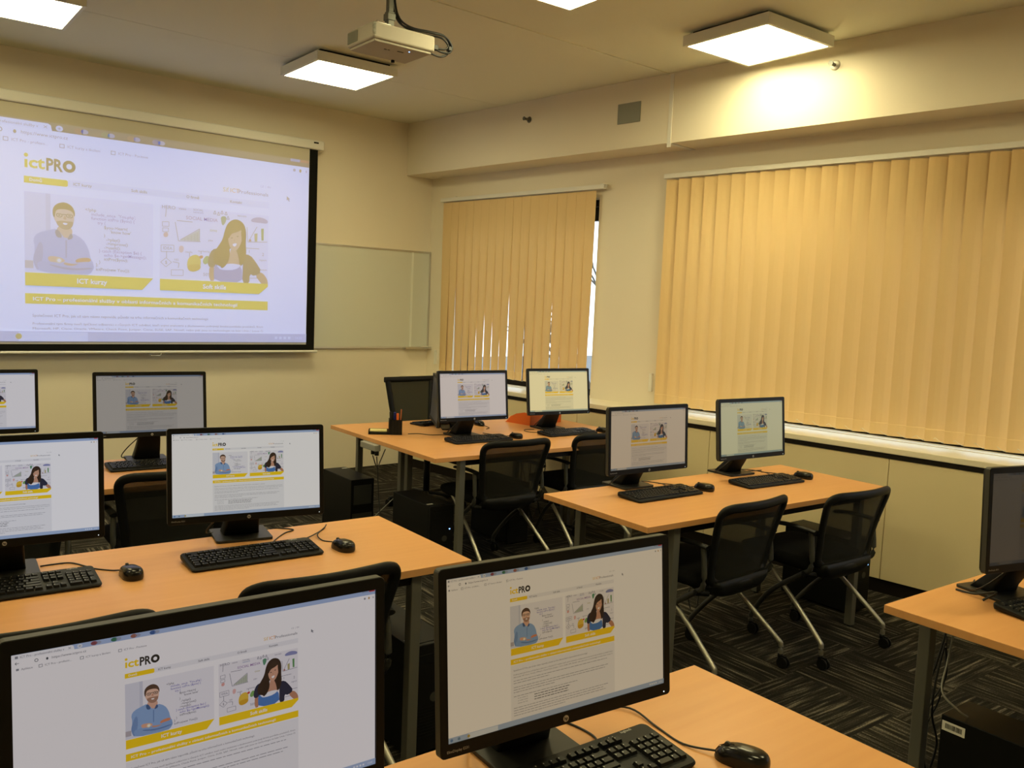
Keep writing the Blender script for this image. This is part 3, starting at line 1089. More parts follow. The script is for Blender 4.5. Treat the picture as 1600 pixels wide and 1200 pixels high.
mb.box(0.70, 1.0, -0.078, -0.072, -0.008, 0.012)
mb.build('pen_tray', M['alu'], r, 0.002)
o = MB().box(4.80, 4.87, YF - 0.066, YF - 0.030, 1.1475, 1.172).build('board_eraser', M['offwhite'], None, 0.004)
tag(o, 'pale eraser lying in the whiteboard tray', 'eraser')

# ================================================================ PROJECTOR
r = thing('projector', 'white projector hanging from the ceiling on a steel mount', 'projector', (2.41, 3.97, 2.895), -1.5)
mb = MB()
mb.box(-0.18, 0.18, -0.14, 0.14, 0.012, 0.092)
mb.build('body', mat('projector_body', (0.50, 0.46, 0.38), 0.6, spec=0.25), r, 0.012, 3)
mb = MB()
mb.box(-0.165, 0.165, -0.128, 0.13, 0.0, 0.014)
mb.build('underside_cover', mat('projector_belly', (0.46, 0.42, 0.34), 0.6), r, 0.004)
mb = MB()
for k in range(14):
    y = 0.02 + k * 0.0075
    mb.box(-0.1835, -0.1795, y, y + 0.0042, 0.025, 0.080)
mb.build('side_grille', M['vent'], r)
mb = MB()
for k in range(8):
    mb.box(-0.182, -0.165, -0.1415, -0.1385, 0.030 + k * 0.0075, 0.0335 + k * 0.0075)
mb.build('corner_louvre', M['vent'], r)
mb = MB()
mb.disc((-0.09, 0.13, 0.052), 0.034, 0.03, 'y', 24)
mb.build('lens', M['gloss'], r)
mb = MB()
mb.box(0.010, 0.045, -0.055, -0.047, -0.0015, 0.001)
mb.box(-0.06, -0.045, -0.04, -0.035, -0.0015, 0.001)
mb.box(-0.04, -0.028, -0.042, -0.037, -0.0015, 0.001)
mb.build('model_print', M['dark'], r)
MB().disc((0.06, -0.085, -0.002), 0.0028, 0.003, 'z', 8).build('status_light', M['led_blue'], r)
MB().disc((0.08, 0.115, -0.012), 0.010, 0.014, 'z', 10).build('foot', M['black'], r)
mb = MB()
mb.box(-0.10, 0.10, -0.05, 0.08, 0.094, 0.100)
mb.box(-0.14, -0.06, -0.10, -0.08, 0.094, 0.104)
mb.box(-0.14, -0.12, -0.10, 0.06, 0.094, 0.104)
mb.box(0.10, 0.15, -0.03, 0.03, 0.094, 0.104)
for x, y in ((-0.13, -0.09), (-0.08, -0.08), (0.14, 0.0), (-0.02, 0.07)):
    mb.disc((x, y, 0.09), 0.006, 0.022, 'z', 8)
mb.build('mount_plate', M['alu'], r)
mb = MB()
mb.box(-0.030, 0.006, -0.02, 0.02, 0.10, 0.20)
mb.box(-0.035, 0.011, -0.024, 0.024, 0.155, 0.19)
mb.box(-0.026, 0.002, -0.016, 0.016, 0.20, 0.402)
mb.box(-0.09, 0.07, -0.08, 0.08, 0.402, 0.409)
mb.build('drop_pole', M['metal_dark'], r, 0.003)
for k, pts in enumerate((
        [(0.012, 0.012, 0.40), (0.016, 0.0, 0.27), (0.035, -0.02, 0.175), (0.09, -0.05, 0.135), (0.18, -0.08, 0.128), (0.255, -0.10, 0.120), (0.292, -0.105, 0.080), (0.280, -0.105, 0.030), (0.235, -0.105, 0.008), (0.182, -0.10, 0.014)],
        [(0.018, 0.02, 0.40), (0.022, 0.01, 0.26), (0.045, -0.01, 0.160), (0.10, -0.04, 0.122), (0.18, -0.07, 0.112), (0.245, -0.10, 0.104), (0.278, -0.110, 0.074), (0.262, -0.112, 0.050), (0.225, -0.11, 0.044), (0.185, -0.105, 0.046)],
        [(0.006, 0.02, 0.40), (0.012, 0.01, 0.24), (0.04, -0.02, 0.150), (0.11, -0.06, 0.125), (0.19, -0.09, 0.120), (0.262, -0.108, 0.112), (0.300, -0.115, 0.070), (0.286, -0.115, 0.036), (0.240, -0.112, 0.030), (0.19, -0.11, 0.040)])):
    MB().sweep(smooth_path(pts, 6), 0.0052, seg=7).build('cable', M['cable'], r, recalc=False)
MB().box(0.178, 0.215, -0.118, -0.092, 0.034, 0.058).build('plug', M['cable'], r, 0.003)
MB().box(0.276, 0.300, -0.122, -0.096, 0.045, 0.068).build('cable_clip', M['cable'], r, 0.004)

# ================================================================ DESKS
TZ = 0.74
desk = thing('desk', '', 'desk')
DW, DD = 1.8085, 0.694
mb = MB()
mb.box(0, DW, 0, DD, TZ - 0.026, TZ)
mb.build('tabletop', [M['beech']], desk, 0.0015)
mb = MB()
for y in (0.03, DD - 0.06):
    mb.box(0.20, DW - 0.20, y, y + 0.03, TZ - 0.062, TZ - 0.027)
for x in (0.19, DW - 0.22):
    mb.box(x, x + 0.032, 0.03, DD - 0.03, TZ - 0.062, TZ - 0.027)
mb.build('under_frame', M['dark'], desk)
for x in (0.185, DW - 0.225):
    for y in (0.022, DD - 0.062):
        MB().box(x, x + 0.04, y, y + 0.04, 0.008, TZ - 0.0265).build('leg', M['leg'], desk, 0.004)
        # small levelling foot under every leg
for x in (0.185, DW - 0.225):
    for y in (0.022, DD - 0.062):
        MB().disc((x + .02, y + .02, 0.0), 0.014, 0.008, 'z', 12).build('foot', M['black'], desk)
ud = []
GD = 'beech training desks'
DK = {}
DESKS = [
    ('E', (2.692, 2.3075), -3.54, 'beech desk beside the windows carrying two lit monitors, two chairs pushed in'),
    ('B', (1.8028, 2.3355), -3.33, 'long beech desk at left between the projection screen and the nearest monitors'),
    ('D', (2.784, 3.982), -3.16, 'beech desk below the left blind, nearer one of the joined pair'),
    ('D2', None, -3.16, 'rear beech desk of the joined pair, with pen holder and orange tray'),
    ('A', (1.7462, 1.3168), -2.56, 'nearest beech desk at the bottom edge, with the largest monitor in the middle'),
    ('F', (2.6306, 1.2675), -3.56, 'beech desk at the bottom right corner with a dark monitor'),
    ('C', (1.75, 3.995), -3.3, 'far left beech desk under the projection screen')]
for k, pos, yaw, lb in DESKS:
    c, s_ = math.cos(math.radians(yaw)), math.sin(math.radians(yaw))
    if k == 'D2':
        x, y = 2.784 - s_ * (DD + .002), 3.982 + c * (DD + .002)
    elif k in ('B', 'C'):      # known corner is the near right one
        x, y = pos[0] - c * DW, pos[1] - s_ * DW
    elif k == 'A':             # far right corner known
        x, y = pos[0] - c * DW + s_ * DD, pos[1] - s_ * DW - c * DD
    elif k == 'F':             # far left corner known
        x, y = pos[0] + s_ * DD, pos[1] - c * DD
    else:
        x, y = pos
    DK[k] = (x, y, yaw)
    place(desk, ud, (x, y, 0), yaw, lb, GD)

# ================================================================ MONITORS
MW, MH = 0.54, 0.330
SW, SH = 0.509, 0.2863
SX0 = -0.541
mon = thing('monitor', '', 'monitor')
cas = bpy.data.objects.new('casing', None)
ob_ = None


def rr_xz(x0, x1, z0, z1, rad, y):
    return [(a, y, b) for a, b in rrect(x0, x1, z0, z1, rad, 4)]


zb0 = MH - SH - 0.019
mb = MB()
L0 = rr_xz(-SW / 2, SW / 2, zb0, zb0 + SH, 0.0008, 0.0042)
L1 = rr_xz(-SW / 2, SW / 2, zb0, zb0 + SH, 0.0008, 0.0)
L2 = rr_xz(-MW / 2 + .001, MW / 2 - .001, .001, MH - .001, 0.008, 0.0)
L3 = rr_xz(-MW / 2, MW / 2, 0, MH, 0.009, 0.0015)
L4 = rr_xz(-MW / 2, MW / 2, 0, MH, 0.009, 0.018)
L5 = rr_xz(-MW / 2 + .004, MW / 2 - .004, .004, MH - .004, 0.012, 0.026)
L6 = rr_xz(-MW / 2 + .09, MW / 2 - .09, .05, MH - .05, 0.03, 0.046)
mb.loft([L0, L1, L2, L3], 0, False, True, False)
mb.loft([L3, L4], 1, False, False, False)
mb.loft([L4, L5, L6], 0, True, False, True)
casing = mb.build('casing', [M['bezel'], M['casing_edge']], mon)
P = Page()
xl, xr = SX0, SX0 + 1 / .483
yt = -.136
yb_ = yt + (xr - xl) * .5625
browser(P, xl, xr, yt, '#a9c0e4', (yb_ - .040, yb_))
fill_page(P, True)
PSC = SW / (xr - xl)
pm = page_mesh('web_page', P, (xl, xr, yt, yb_), PSC, (xl + xr) / 2, yb_, 0.00012)
pm.materials.append(page_mat('display_neutral', (1, 1, 1), 0.5))
panel = link('display', pm, casing, loc=(0, 0.0040, zb0))
# maker's mark, name print, power light
tg = text_geo([('hp', 0.03), ('EliteDisplay E231', 0.0)])


def flat_text(geo, size, x, z, y, name, m_, parent, rotx=None):
    v, f, w = geo
    me = bpy.data.meshes.new(name)
    me.from_pydata([(x + a * size, y, z + b * size) for a, b in v], [], f)
    me.materials.append(m_)
    return link(name, me, parent)


M['badge'] = mat('grey_badge', (0.42, 0.40, 0.36), 0.35, 0.3)
MB().disc((0, -0.0001, 0.0115), 0.0062, -0.0006, 'y', 24).build('logo', M['badge'], casing)
flat_text(tg[0], 0.0085, -tg[0][2] * .0085 / 2, 0.0092, -0.0009, 'logo_lettering', M['dark'], casing)
flat_text(tg[1], 0.0065, -0.258, 0.0095, -0.0002, 'name_print', M['badge'], casing)
MB().disc((MW / 2 - .018, -0.0001, 0.0085), 0.0014, -0.0006, 'y', 10).build('power_light', M['led_white'], casing)
# stand: slanting column and base plate, the desk surface is z = 0
mb = MB()
prof = [(0.172, 0.010, 0.064, 0.085), (0.160, 0.03, 0.062, 0.074), (0.122, 0.075, 0.058, 0.058), (0.090, 0.12, 0.054, 0.044), (0.072, 0.17, 0.050, 0.034), (0.062, 0.26, 0.048, 0.024)]
loops = []
for y, z, hw, hd in prof:
    pts = rrect(-hw, hw, y - hd / 2, y + hd / 2 * (1.0), 0.008, 2)
    loops.append([(a, b, z) for a, b in pts])
mb.loft(loops, 0, True)
mb.build('column', M['black'], mon)
mb = MB()
mb.prism(rrect(-0.100, 0.100, 0.058, 0.240, 0.012, 3), 0.0, 0.010)
mb.build('base_plate', mat('stand_base', (0.02, 0.019, 0.016), 0.4, spec=0.3), mon, 0.002)
mb = MB()
pts = smooth_path([(-0.03, 0.05, 0.16), (-0.10, 0.08, 0.085), (-0.125, 0.13, 0.03), (-0.09, 0.19, 0.008), (-0.02, 0.235, 0.006), (0.02, 0.26, 0.005)], 6)
mb.sweep(pts, 0.0028, seg=6)
mb.build('cable', M['cable'], mon, recalc=False)
um = []
MONS = [
    ('A1', 0.452, 1.160, .8635, -3.3, 3.2, (1, 0.93, 0.94), 0.42, 'largest black monitor, cut by the bottom left corner, lavender-white web page'),
    ('A2', 1.104, 1.119, .851, -5.9, 5.5, (1, 0.81, 0.56), 0.375, 'black monitor on the nearest desk at bottom centre, warm beige web page'),
    ('B1', .462, 2.848, .860, -6.2, 4.0, (0.95, 0.94, 1), 0.52, 'monitor at the left edge on the long left desk, page half cut off'),
    ('B2', 1.225, 2.885, .836, -11.7, 6.0, (1, 0.97, 0.93), 0.485, 'monitor on the long left desk, whole web page visible, right of the edge-cut one'),
    ('C1', .706, 5.021, .862, -5.2, 5.7, (0.97, 0.94, 1), 0.47, 'far monitor cut by the left edge, only its right part visible'),
    ('C2', 1.392, 4.50, .885, -7.0, 6.0, (1, 0.93, 0.86), 0.225, 'dim grey monitor on the far left desk below the projection screen'),
    ('D1', 3.432, 4.473, .858, -4.9, 6.6, (1, 0.86, 0.78), 0.45, 'left monitor on the joined desks, pinkish-white web page'),
    ('D2', 4.204, 4.481, .859, -7.4, 7.1, (1, 0.83, 0.4), 0.62, 'right monitor on the joined desks, yellowish web page'),
    ('E1', 3.238, 2.787, .835, -4.4, 3.7, (1, 0.76, 0.5), 0.33, 'left monitor on the window-side desk, brownish-pink web page'),
    ('E2', 4.025, 2.731, .848, -5.1, 5.5, (1, 0.93, 0.52), 0.345, 'right monitor on the window-side desk, olive-tinted web page'),
    ('F1', 3.054, .963, .870, -16.8, 3.0, (1, 0.78, 0.55), 0.04, 'dark, almost black monitor cut by the right edge'),
    ('T', 3.44, 4.965, .778, -119, 3.0, (1.0, .9, .8), .02, 'teacher monitor seen nearly edge-on behind the pinkish-white monitor')]
for k, x, y, z, yaw, tilt, tint, st, lb in MONS:
    o = place(mon, um, (x, y, TZ), yaw, lb, 'classroom monitors')
    for ch in o.children:
        if ch.name.startswith('casing'):
            ch.location = (0, 0, z - TZ)
            ch.rotation_euler = (math.radians(-tilt), 0, 0)
            for g_ in ch.children:
                if g_.name.startswith('display'):
                    g_.material_slots[0].link = 'OBJECT'
                    g_.material_slots[0].material = page_mat('display_' + k.lower(), tint, st)

# ================================================================ KEYBOARDS
KL, KD = 0.450, 0.155


def key_mesh(w, d):
    m_ = MB()
    g_ = 0.0009
    m_.box(-w / 2 + g_, w / 2 - g_, -d / 2 + g_, d / 2 - g_, 0, 0.0075, 0, top=(0.0022, 0.0022))
    a = -w / 2 + 0.0045
    m_.add([(a, 0.0012, 0.00765), (a + 0.0018, 0.0012, 0.00765), (a + 0.0018, 0.0040, 0.00765), (a, 0.0040, 0.00765)], [(0, 1, 2, 3)], 1)
    return m_


U = 0.0188
rows = []
yF = 0.0505


def row(y, ws, x0):
    x = x0
    for w in ws:
        if w > 0:
            rows.append((x + w * U / 2, y, w * U, U))
        x += abs(w) * U


XM = -0.2125
row(yF, [1, -1, 1, 1, 1, 1, -.5, 1, 1, 1, 1, -.5, 1, 1, 1, 1], XM)
row(0.0255, [1] * 13 + [2], XM)
row(0.0255 - U, [1.5] + [1] * 12 + [1.5], XM)
row(0.0255 - 2 * U, [1.75] + [1] * 11 + [2.25], XM)
row(0.0255 - 3 * U, [1.25] + [1] * 11 + [2.75], XM)
row(0.0255 - 4 * U, [1.25, 1.25, 1.25, 6.25, 1.25, 1.25, 1.25, 1.25], XM)
XN = XM + 15 * U + 0.006
for y in (yF, 0.0255, 0.0255 - U):
    row(y, [1, 1, 1], XN)
row(0.0255 - 3 * U, [-1, 1], XN)
row(0.0255 - 4 * U, [1, 1, 1], XN)
XP = XN + 3 * U + 0.006
row(0.0255, [1, 1, 1, 1], XP)
row(0.0255 - U, [1, 1, 1], XP)
row(0.0255 - 2 * U, [1, 1, 1], XP)
row(0.0255 - 3 * U, [1, 1, 1], XP)
row(0.0255 - 4 * U, [2, 1], XP)
rows.append((XP + 3.5 * U, 0.0255 - 1.5 * U, U, 2 * U))
rows.append((XP + 3.5 * U, 0.0255 - 3.5 * U, U, 2 * U))


def ktop(y):
    return 0.0115 + (y + KD / 2) / KD * 0.0145


def keyboard_body(parent):
    m_ = MB()
    lo = rrect(-KL / 2 + .003, KL / 2 - .003, -KD / 2 + .003, KD / 2 - .002, 0.012, 4)
    up = rrect(-KL / 2, KL / 2, -KD / 2, KD / 2, 0.014, 4)
    dz = 0.0085
    m_.loft([[(x, y, 0.0015 + (y + KD / 2) * .03) for x, y in lo], [(x, y, 0.006 + (y + KD / 2) * .05) for x, y in up], [(x, y, ktop(y) - 0.004) for x, y in up], [(x * .99, y * .965, ktop(y) - 0.0005) for x, y in up]], 0, False)
    m_.build('keyboard_body', M['black'], parent)
    for x in (-0.17, 0.17):
        MB().box(x - .02, x + .02, KD / 2 - .025, KD / 2 - .015, 0, 0.008).build('foot', M['black'], parent)
    for x in (-0.17, 0.17):
        MB().box(x - .02, x + .02, -KD / 2 + .008, -KD / 2 + .016, 0, 0.003).build('foot', M['black'], parent)


ang = math.atan(0.0145 / KD)
km = {}
kb = thing('keyboard', '', 'keyboard')
keyboard_body(kb)
for x, y, w, d in rows:
    k = (round(w, 4), round(d, 4))
    if k not in km:
        km[k] = key_mesh(w, d).mesh('key', [M['key'], M['ink_white']])
    o = link('key', km[k], kb, loc=(x, y, ktop(y) - 0.0012))
    o.rotation_euler = (ang, 0, 0)
tg = text_geo([('logitech', 0.01), ('Microsoft', 0.0)])
v, f, w = tg[0]
me = bpy.data.meshes.new('brand_print')
me.from_pydata([(0.150 + a * .0095, 0.0665 + b * .0095, ktop(0.0665 + b * .0095) - 0.0002) for a, b in v], [], f)
me.materials.append(M['ink_white'])
link('brand_print', me, kb)
m_ = MB()
for i in range(3):
    m_.disc((0.125 + i * .010 - .02, 0.0665, ktop(0.0665) - 0.0006), 0.0011, 0.0008, 'z', 8)
m_.build('indicator_lights', M['ink_white'], kb)
# the same keyboard far away: keys too small to tell apart
kf = thing('keyboard', '', 'keyboard')
keyboard_body(kf)
m_ = MB()
ca_, sa_ = math.cos(ang), math.sin(ang)
for x, y, w, d in rows:
    q = key_mesh(w, d)
    z0 = ktop(y) - 0.0012
    vv = [(x + a, y + b * ca_ - c * sa_, z0 + b * sa_ + c * ca_) for a, b, c in q.v]
    for fa, mi in zip(q.f, q.mi):
        m_.add([vv[i] for i in fa], [tuple(range(len(fa)))], mi)
o = m_.build('keys', [M['key'], M['ink_white']], kf, recalc=False)
uk, uf = [], []
GK = 'black keyboards'
KBS = [
    ('A2', kb, uk, 1.139, 1.090, -3.4, 'nearest black keyboard, at the bottom edge in front of the beige-lit monitor'),
    ('A1', kb, uk, 0.45, 1.08, -3.0, 'black keyboard below the largest monitor, under the bottom edge'),
    ('B1', kb, uk, 0.475, 2.793, -3.5, 'black keyboard at the left edge of the long left desk'),
    ('B2', kb, uk, 1.185, 2.747, -3.9, 'black keyboard on the long left desk, right of the middle mouse'),
    ('E1', kb, uk, 3.215, 2.685, -2.8, 'black keyboard before the left monitor of the window-side desk'),
    ('E2', kb, uk, 3.973, 2.600, -5.0, 'black keyboard before the right monitor of the window-side desk'),
    ('F1', kb, uk, 3.085, 0.925, -12., 'black keyboard cut by the right edge, on the bottom right desk'),
    ('C2', kf, uf, 1.390, 4.445, -3.4, 'black keyboard on the far left desk below the dim grey monitor'),
    ('D1', kf, uf, 3.400, 4.375, -3.0, 'black keyboard before the left monitor of the joined desks'),
    ('D2', kf, uf, 4.162, 4.347, -1.0, 'black keyboard before the right monitor of the joined desks'),
    ('T', kf, uf, 3.62, 5.13, 184, 'teacher keyboard behind the left monitor of the joined desks')]
for k, pr, us, x, y, yaw, lb in KBS:
    place(pr, us, (x, y, TZ), yaw, lb, GK)

# ================================================================ MICE
mo = thing('computer_mouse', '', 'mouse')
loops = []
NZ = 9
for j in range(NZ):
    t = j / (NZ - 1)
    z = 0.036 * math.sin(t * PI / 2)
    sc_ = math.sqrt(max(0.0, 1 - (t * .985) ** 2.6)) if j else 0.96
    lp = []
    for k in range(24):
        a = 2 * PI * k / 24
        cx, sx = math.cos(a), math.sin(a)
        ex = 0.031 * math.copysign(abs(cx) ** .85, cx) * (1 - .10 * (sx < 0 and 0 or sx))
        ey = 0.056 * math.copysign(abs(sx) ** .85, sx)
        waist = 1 - 0.10 * math.exp(-((ey - 0.01) / 0.02) ** 2)
        yy = ey * sc_ - 0.008 * t
        zz = z * (1 - 0.22 * max(0, (yy + .0) / 0.056) ** 1.4)
        lp.append((ex * waist * sc_, yy, zz))
    loops.append(lp)
mb = MB()
mb.loft(loops, 0, True)
mb.build('mouse_shell', M['gloss'], mo)
mb = MB()
pts = [(0, 0.054, 0.012), (0, 0.046, 0.0245), (0, 0.034, 0.0305), (0, 0.016, 0.0348)]
mb.sweep(pts, 0.0007, 0.0007, seg=5)
mb.build('button_gap', M['dark'], mo, recalc=False)
MB().disc((-0.0035, 0.030, 0.030), 0.0065, 0.007, 'x', 16).build('scroll_wheel', M['casing_edge'], mo)
v, f, w = tg[1]
me = bpy.data.meshes.new('brand_print')
me.from_pydata([(-w * .0055 / 2 + a * .0055, -0.022 + b * .0055, 0.0352 + .0 * b) for a, b in v], [], f)
me.materials.append(M['badge'])
link('brand_print', me, mo)
umo = []
MOUSE = {}
MICE = [
    ('A2', 1.438, 0.955, 16, 'nearest glossy black mouse at the bottom edge, right of the nearest keyboard'),
    ('B1', .789, 2.757, 4, 'black mouse between the two keyboards of the long left desk'),
    ('B2', 1.486, 2.680, 6, 'black mouse on the long left desk near its right end'),
    ('E1', 3.512, 2.660, 8, 'black mouse in the middle of the window-side desk between its keyboards'),
    ('E2', 4.284, 2.580, 6, 'black mouse nearest the window panel on the window-side desk'),
    ('D1', 3.699, 4.365, 5, 'black mouse between the two keyboards of the joined desks'),
    ('D2', 4.464, 4.305, 4, 'black mouse at the right end of the joined desks, partly hidden'),
    ('T', 3.83, 4.93, 170, 'teacher mouse on the rear desk behind the pinkish-white monitor')]
for k, x, y, yaw, lb in MICE:
    o = place(mo, umo, (x, y, TZ), yaw, lb, 'black wired mice')
    MOUSE[k] = (o, Matrix.Translation((x, y, TZ)) @ Matrix.Rotation(math.radians(yaw), 4, 'Z'))
c_ = 0.0026
WIRES = {
    'A2': [(1.40, 1.07, c_), (1.41, 1.15, c_), (1.42, 1.24, c_ + .004), (1.36, 1.30, c_), (1.30, 1.33, c_ + .01), (1.24, 1.32, c_)],
    'B1': [(0.76, 2.84, c_), (0.72, 2.885, c_), (0.70, 2.93, c_), (0.67, 2.99, c_), (0.62, 3.0, c_), (0.585, 3.0, c_)],
    'B2': [(1.50, 2.77, c_), (1.475, 2.81, c_), (1.485, 2.87, c_ + .006), (1.545, 2.93, c_ + .012), (1.575, 2.975, c_ + .008), (1.55, 2.95, c_), (1.47, 2.88, c_ + .003), (1.435, 2.865, c_)],
    'E1': [(3.49, 2.75, c_), (3.47, 2.82, c_), (3.42, 2.88, c_)],
    'E2': [(4.27, 2.67, c_), (4.25, 2.74, c_), (4.21, 2.80, c_)],
    'D1': [(3.67, 4.46, c_), (3.65, 4.53, c_), (3.62, 4.62, c_)],
    'D2': [(4.46, 4.39, c_), (4.45, 4.46, c_), (4.42, 4.52, c_)],
    'T': [(3.83, 4.84, c_), (3.81, 4.79, c_), (3.76, 4.76, c_)]}
for k, pts in WIRES.items():
    o, mx_ = MOUSE[k]
    inv = mx_.inverted()
    P_ = [Vector((0, .050, .010))] + [inv @ Vector((a, b, TZ + z)) for a, b, z in pts]
    MB().sweep(smooth_path(P_, 6), 0.0023, seg=6).build('cable', M['cable'], o, recalc=False)


def cable(name, label, pts, r_=0.0024, m_='cable', cat='cable', group=None):
    o = MB().sweep(smooth_path(pts, 7), r_, seg=6).build(name, M[m_], None, recalc=False)
    return tag(o, label, cat, group)


cz = TZ + 0.0025
cable('keyboard_cable', 'thin black cable behind the keyboard at right on the long left desk', [(1.30, 2.84, cz + .012), (1.33, 2.90, cz), (1.40, 2.97, cz), (1.45, 3.0, cz), (1.40, 3.06, cz)])
cable('keyboard_cable', 'thin black cable under the right end of the beige-lit monitor', [(1.25, 1.17, cz + .006), (1.27, 1.21, cz), (1.265, 1.27, cz), (1.24, 1.33, cz)])
cable('keyboard_cable', 'black cable loops behind the right keyboard of the window-side desk', [(4.16, 2.70, cz + .006), (4.22, 2.78, cz), (4.21, 2.87, cz), (4.16, 2.91, cz), (4.155, 2.86, cz), (4.26, 2.83, cz)])
cable('keyboard_cable', 'black cable loops behind the left keyboard of the window-side desk', [(3.38, 2.79, cz + .006), (3.43, 2.86, cz), (3.41, 2.93, cz), (3.375, 2.96, cz), (3.37, 2.90, cz)])
cable('keyboard_cable', 'black cable loop left of the right stand on the joined desks', [(4.07, 4.60, cz), (4.0, 4.62, cz), (3.95, 4.55, cz), (3.99, 4.48, cz), (4.05, 4.50, cz)])
cable('desk_cable', 'black cable trailing from pen holder to the left stand on the joined desks', [(3.13, 4.80, cz), (3.20, 4.78, cz), (3.24, 4.70, cz), (3.30, 4.68, cz), (3.35, 4.66, cz)])
cable('monitor_cable', 'dark cable loop behind the stand of the dark monitor at the right edge', [(2.99, 1.20, cz), (2.965, 1.13, cz + .01), (2.975, 1.07, cz + .03), (2.95, 1.10, cz)], 0.004)

# ================================================================ VISITOR CHAIRS
ch = thing('office_chair', '', 'chair')


def side_path(sx):
    return [(sx * .255, 0.0, 0.105), (sx * .253, 0.02, 0.135), (sx * .235, 0.14, 0.235), (sx * .20, 0.42, 0.425)]


for sx in (-1, 1):
    o = MB().sweep(smooth_path([(sx * .256, 0.0, 0.06), (sx * .256, 0.0, 0.105), (sx * .252, 0.025, 0.135), (sx * .226, 0.21, 0.285), (sx * .20, 0.42, 0.435)], 5), 0.0115, seg=10).build('leg', M['chrome'], ch, recalc=False)
    o['label'] = 'silver rear leg tube'
for sx in (-1, 1):
    MB().sweep(smooth_path([(sx * .175, 0.47, 0.06), (sx * .178, 0.46, 0.11), (sx * .213, 0.33, 0.27), (sx * .248, 0.14, 0.41), (sx * .256, 0.085, 0.465), (sx * .252, 0.10, 0.625)], 5), 0.0125, 0.0125, seg=10).build('leg', M['greytube'], ch, recalc=False)
for sx, cy, cx in ((-1, 0.0, .256), (1, 0.0, .256), (-1, .47, .175), (1, .47, .175)):
    m_ = MB()
    for d in (-.016, .006):
        m_.disc((sx * cx + d, cy - .018, 0.026), 0.026, 0.010, 'x', 18)
    m_.box(sx * cx - .006, sx * cx + .006, cy - .03, cy + .006, 0.026, 0.058)
    m_.disc((sx * cx, cy, 0.045), 0.012, 0.02, 'z', 12)
    m_.build('castor', M['black'], ch)
for sx in (-1, 1):
    m_ = MB()
    pts = [(sx * .252, 0.075, 0.628), (sx * .256, 0.13, 0.634), (sx * .256, 0.23, 0.634), (sx * .246, 0.31, 0.624)]
    m_.sweep(smooth_path(pts, 4), 0.021, 0.010, seg=10)
    m_.build('armrest', M['black'], ch, recalc=False)
m_ = MB()
base = rrect(-0.232, 0.232, 0.115, 0.55, 0.06, 5)
m_.loft([[(x * .86, .30 + (y - .30) * .86, 0.415) for x, y in base], [(x * .97, .30 + (y - .30) * .97, 0.432) for x, y in base], [(x, y, 0.452) for x, y in base], [(x * .98, .30 + (y - .30) * .98, 0.470 - (.03 if False else 0)) for x, y in base], [(x * .86, .30 + (y - .30) * .88, 0.480) for x, y in base]], 0, True)
m_.build('seat', M['cushion'], ch)
m_ = MB()
m_.sweep([(-.20, .42, .415), (.20, .42, .415)], 0.012, seg=8)
m_.sweep([(-.20, .16, .40), (.20, .16, .40)], 0.012, seg=8)
m_.build('seat_frame', M['greytube'], ch, recalc=False)


def backpt(u, z):
    """u in -1..1 across, z height; the back leans to -y at the top and its edges wrap forward"""
    t = (z - .42) / .39
    hw = 0.190 + 0.062 * min(1, max(0, t)) ** 1.1
    return (u * hw, 0.055 - 0.075 * t + 0.040 * u * u + 0.012 * math.sin(t * PI), z)


ring = []
for z in (.475, .53, .60, .68, .745):
    ring.append(backpt(1.0, z))
ring += [backpt(.985, .772), backpt(.92, .793), backpt(.78, .804), backpt(.6, .806), backpt(.2, .806), backpt(-.2, .806), backpt(-.6, .806), backpt(-.78, .804), backpt(-.92, .793), backpt(-.985, .772)]
for z in (.745, .68, .60, .53, .475):
    ring.append(backpt(-1.0, z))
ring += [backpt(-.8, .445), backpt(-.3, .435), backpt(.3, .435), backpt(.8, .445)]
path = smooth_path(ring, 3, True)
m_ = MB()
m_.sweep(path, 0.021, 0.012, seg=10, closed=True, up=(0, 1, 0), power=.8)
m_.build('back_frame', M['black'], ch, recalc=False)
m_ = MB()
grid = []
NU, NV = 8, 8
for j in range(NV + 1):
    z = .45 + (.797 - .45) * j / NV
    grid.append([Vector(backpt(-.97 + 1.94 * i / NU, z)) for i in range(NU + 1)])
vv, ff = [], []
for j in range(NV + 1):
    vv += grid[j]
for j in range(NV):
    for i in range(NU):
        a = j * (NU + 1) + i
        ff.append((a, a + 1, a + NU + 2, a + NU + 1))
n0 = len(vv)
vv += [Vector((p[0], p[1] + .003, p[2])) for p in vv]
ff += [tuple(i + n0 for i in f_)[::-1] for f_ in ff]
m_.add(vv, ff, 0, True)
m_.build('back_mesh', M['mesh'], ch, recalc=False)
